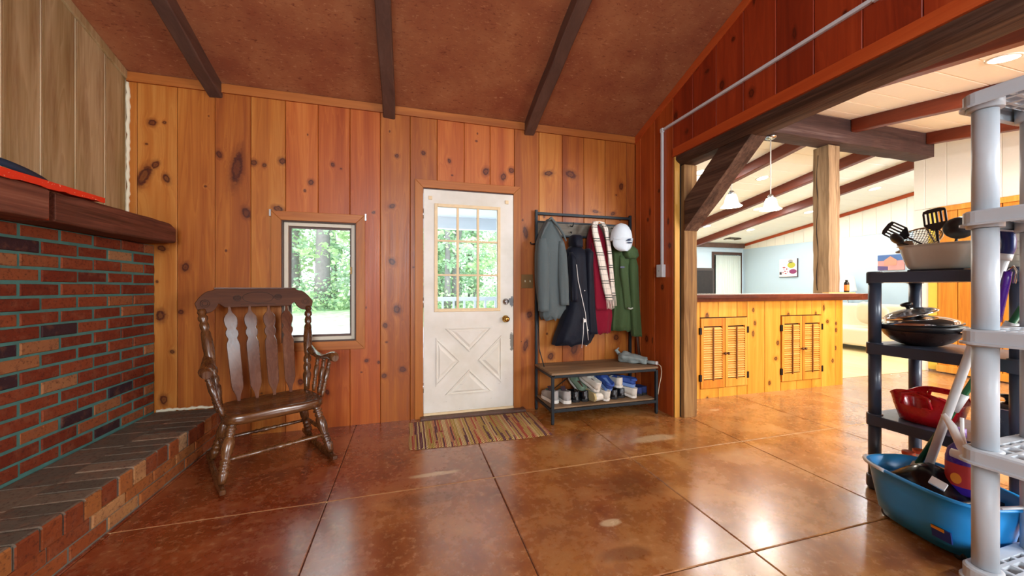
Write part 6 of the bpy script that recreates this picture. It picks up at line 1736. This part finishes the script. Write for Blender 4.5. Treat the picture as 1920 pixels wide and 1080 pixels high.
rimp = [tp(math.copysign(abs(math.cos(a)) ** 0.62, math.cos(a)) * 0.187, math.copysign(abs(math.sin(a)) ** 0.62, math.sin(a)) * 0.256, 0.272) for a in [PI * 0.62 + k * 0.08 for k in range(14)]]
MB().tube(rimp, 0.0085, 8).build('bail_handle', plain('white_bail', '#d4d8dc', 0.4), bt_)
MB().tube([tp(0.12, -0.235, 0.285), tp(0.05, -0.255, 0.286), tp(-0.06, -0.255, 0.284)], 0.009, 8, flat=0.6).build('bail_handle', MATS['white_bail'], bt_)
MB().prism([tp(-0.150, -0.10, 0.075), tp(-0.142, -0.165, 0.075), tp(-0.149, -0.165, 0.125), tp(-0.157, -0.10, 0.125)], Vector((-0.008, 0.0, 0))).build('sticker', plain('navy_sticker', '#1c2c6c', 0.4), bt_)
MB().prism([tp(-0.156, -0.10, 0.112), tp(-0.152, -0.145, 0.112), tp(-0.154, -0.145, 0.125), tp(-0.158, -0.10, 0.125)], Vector((-0.008, 0.0, 0))).build('sticker', plain('orange_sticker', '#e8962a', 0.4), bt_)
# dust pan lying in the tub
dp = thing('dust_pan', (2.42, 1.08, 0.2), 'glossy black dustpan with a white sticker lying in the blue tub', 'dustpan')
def q(x, y, z): return Vector(tp(x, y, z))
rings = []
for k in range(13):
    t = k / 12
    y = 0.13 - 0.27 * t
    w = 0.115 + 0.012 * t; hump = 0.095 * math.sin(PI * min(1, t * 1.15)) * (1 - 0.3 * t)
    base = 0.245 - 0.012 * t
    rings.append([q(-w - 0.01, y, base - 0.03), q(-w, y, base + hump * 0.25), q(-w * 0.55, y, base + hump * 0.95), q(0, y, base + hump * 1.05 + 0.004), q(w * 0.5, y, base + hump * 0.8), q(w, y, base + hump * 0.2), q(w, y, base - 0.02), q(0, y, base - 0.04)])
MB().loft(rings).build('pan_shell', plain('glossy_black_plastic', '#08080e', 0.2, spec=0.35), dp)
MB().prism([q(-0.118, -0.055, 0.282), q(-0.118, -0.115, 0.275), q(-0.095, -0.112, 0.300), q(-0.095, -0.052, 0.308)], (-0.003, 0, 0.006)).build('sticker', M_WHITEP, dp)
# poles
def pole(name, label, cat, pts, r, mat, extra=()):
    t = thing(name, pts[0], label, cat, 'cleaning tools in the blue tub')
    MB().tube(pts, r, 12).build('shaft', mat, t)
    for nm, p, rr, mt in extra: MB().tube(p, rr, 14).build(nm, mt, t)
    return t
def onl(p0, p1, t): return Vector(p0).lerp(Vector(p1), t)
M_GREENP = plain('green_painted_pole', '#0e5a34', 0.35)
M_WPOLE = plain('white_pole_plastic', '#cfd2d4', 0.35)
a_, b_ = (2.53, 1.262, 0.22), (2.53, 0.905, 1.10)
pole('mop', 'green mop pole with white collars leaning out of the blue tub', 'mop', [a_, onl(a_, b_, 0.5), b_], 0.0125, M_GREENP, (('collar', [onl(a_, b_, 0.42), onl(a_, b_, 0.52)], 0.018, M_WPOLE), ('collar', [onl(a_, b_, 0.80), onl(a_, b_, 0.92)], 0.021, M_WPOLE), ('foot_socket', [onl(a_, b_, -0.02), onl(a_, b_, 0.06)], 0.02, M_WPOLE)))
a_, b_ = (2.46, 1.178, 0.26), (2.47, 0.931, 1.317)
t = pole('broom', 'white broom handle with a dark blue grip leaning against the grey shelving', 'broom', [a_, onl(a_, b_, 0.5), b_], 0.0165, M_WPOLE)
MB().tube([b_, (2.47, 0.922, 1.35), (2.47, 0.921, 1.385), (2.47, 0.929, 1.43), (2.47, 0.934, 1.452)], [0.019, 0.021, 0.021, 0.023, 0.015], 12).build('grip', plain('navy_grip', '#16286a', 0.35), t)
MB().tube([onl(a_, b_, 0.985), onl(a_, b_, 1.01)], 0.021, 14).build('collar', M_WPOLE, t)
MB().tube([onl(a_, b_, 0.82), onl(a_, b_, 0.905)], 0.0171, 14).build('label_band', plain('teal_label', '#4aa0bc', 0.4, var=0.5, scale=90), t)
MB().tube([(2.448, 0.945, 1.345), (2.446, 0.946, 1.39), (2.448, 0.945, 1.44)], [0.006, 0.011, 0.007], 10).build('grip_insert', M_WHITEP, t)
a_, b_ = (2.43, 1.0, 0.62), (2.43, 0.908, 1.25)
t = pole('duster_pole', 'silver and purple telescopic pole behind the grey post', 'pole', [a_, onl(a_, b_, 0.66)], 0.011, M_CHROME)
MB().tube([onl(a_, b_, 0.66), onl(a_, b_, 0.95), b_], [0.0135, 0.0135, 0.012], 12).build('purple_grip', plain('purple_plastic', '#4a1c82', 0.3), t)
MB().tube([b_ + Vector((0, 0.0, -0.005)) if isinstance(b_, Vector) else Vector(b_), Vector(b_) + Vector((0, -0.014, 0.02)), Vector(b_) + Vector((0, -0.022, 0.0)), Vector(b_) + Vector((0, -0.016, -0.05))], 0.005, 8).build('hang_loop', M_CHROME, t)
# white plastic squeegee bracket
br = thing('squeegee', (2.37, 1.06, 0.5), 'white plastic squeegee frame clipped against the poles', 'squeegee', 'cleaning tools in the blue tub')
MB().tube([(2.37, 1.075, 0.60), (2.365, 1.045, 0.555), (2.36, 1.012, 0.47), (2.36, 0.998, 0.445)], [0.006, 0.011, 0.011, 0.008], 8, flat=1.7).build('frame_arm', M_WHITEP, br)
MB().tube([(2.38, 1.02, 0.60), (2.37, 1.015, 0.54), (2.36, 1.0, 0.47)], 0.007, 8).build('frame_arm', M_WHITEP, br)
MB().tube([(2.37, 1.05, 0.435), (2.365, 1.0, 0.432), (2.36, 0.95, 0.43)], [0.012, 0.014, 0.014], 8, flat=1.6).build('frame_head', M_WHITEP, br)
# purple detergent bottle
db = thing('detergent_bottle', (2.42, 1.06, 0.25), 'purple detergent bottle with a red and orange label in the blue tub', 'bottle')
def oval(cx, cy, z, a, b, n=20): return [(cx + a * math.cos(2 * PI * k / n), cy + b * math.sin(2 * PI * k / n), z) for k in range(n)]
MB().loft([oval(2.43, 1.045, z, a, b) for z, a, b in ((0.24, .030, .045), (0.25, .034, .05), (0.40, .034, .05), (0.44, .028, .042), (0.47, .016, .02), (0.50, .014, .014))]).build('bottle_body', plain('violet_plastic', '#3c2090', 0.3), db)
MB().loft([oval(2.43, 1.045, z, .0175, .0175) for z in (0.50, 0.54)]).build('cap', plain('lilac_cap', '#7a5a9c', 0.35), db)
MB().loft([oval(2.43, 1.045, z, .0345, .0505) for z in (0.28, 0.38)], False).build('label_band', plain('red_label', '#b8302c', 0.4), db)
MB().prism([(2.3945, 1.045 + 0.018 * math.cos(k * PI / 8), 0.315 + 0.024 * math.sin(k * PI / 8)) for k in range(16)], (-0.001, 0, 0)).build('label_spot', plain('orange_label_spot', '#e88a20', 0.4), db)
# spray bottles behind the tub whose orange caps show over the rim
for k, (x, y, h, lb) in enumerate(((2.665, 1.345, 0.20, 'small bottle with a flat orange cap behind the blue tub rim'), (2.735, 1.335, 0.205, 'bottle with a round orange cap behind the blue tub, nearer the green pole'))):
    zb_ = SH[0] + 0.001
    t = thing('spray_bottle', (x, y, zb_), lb, 'bottle', 'bottles behind the blue tub')
    MB().lathe([(0.028, 0), (0.03, 0.004), (0.03, h - 0.07), (0.014, h - 0.035), (0.013, h - 0.02)], (x, y, zb_), n=18).build('bottle_body', M_WHITEP, t)
    MB().lathe([(0.026, h - 0.02), (0.027, h - 0.018), (0.027, h - 0.002), (0.024, h)], (x, y, zb_), n=18).build('cap', plain('orange_cap', '#e0582a', 0.4), t)
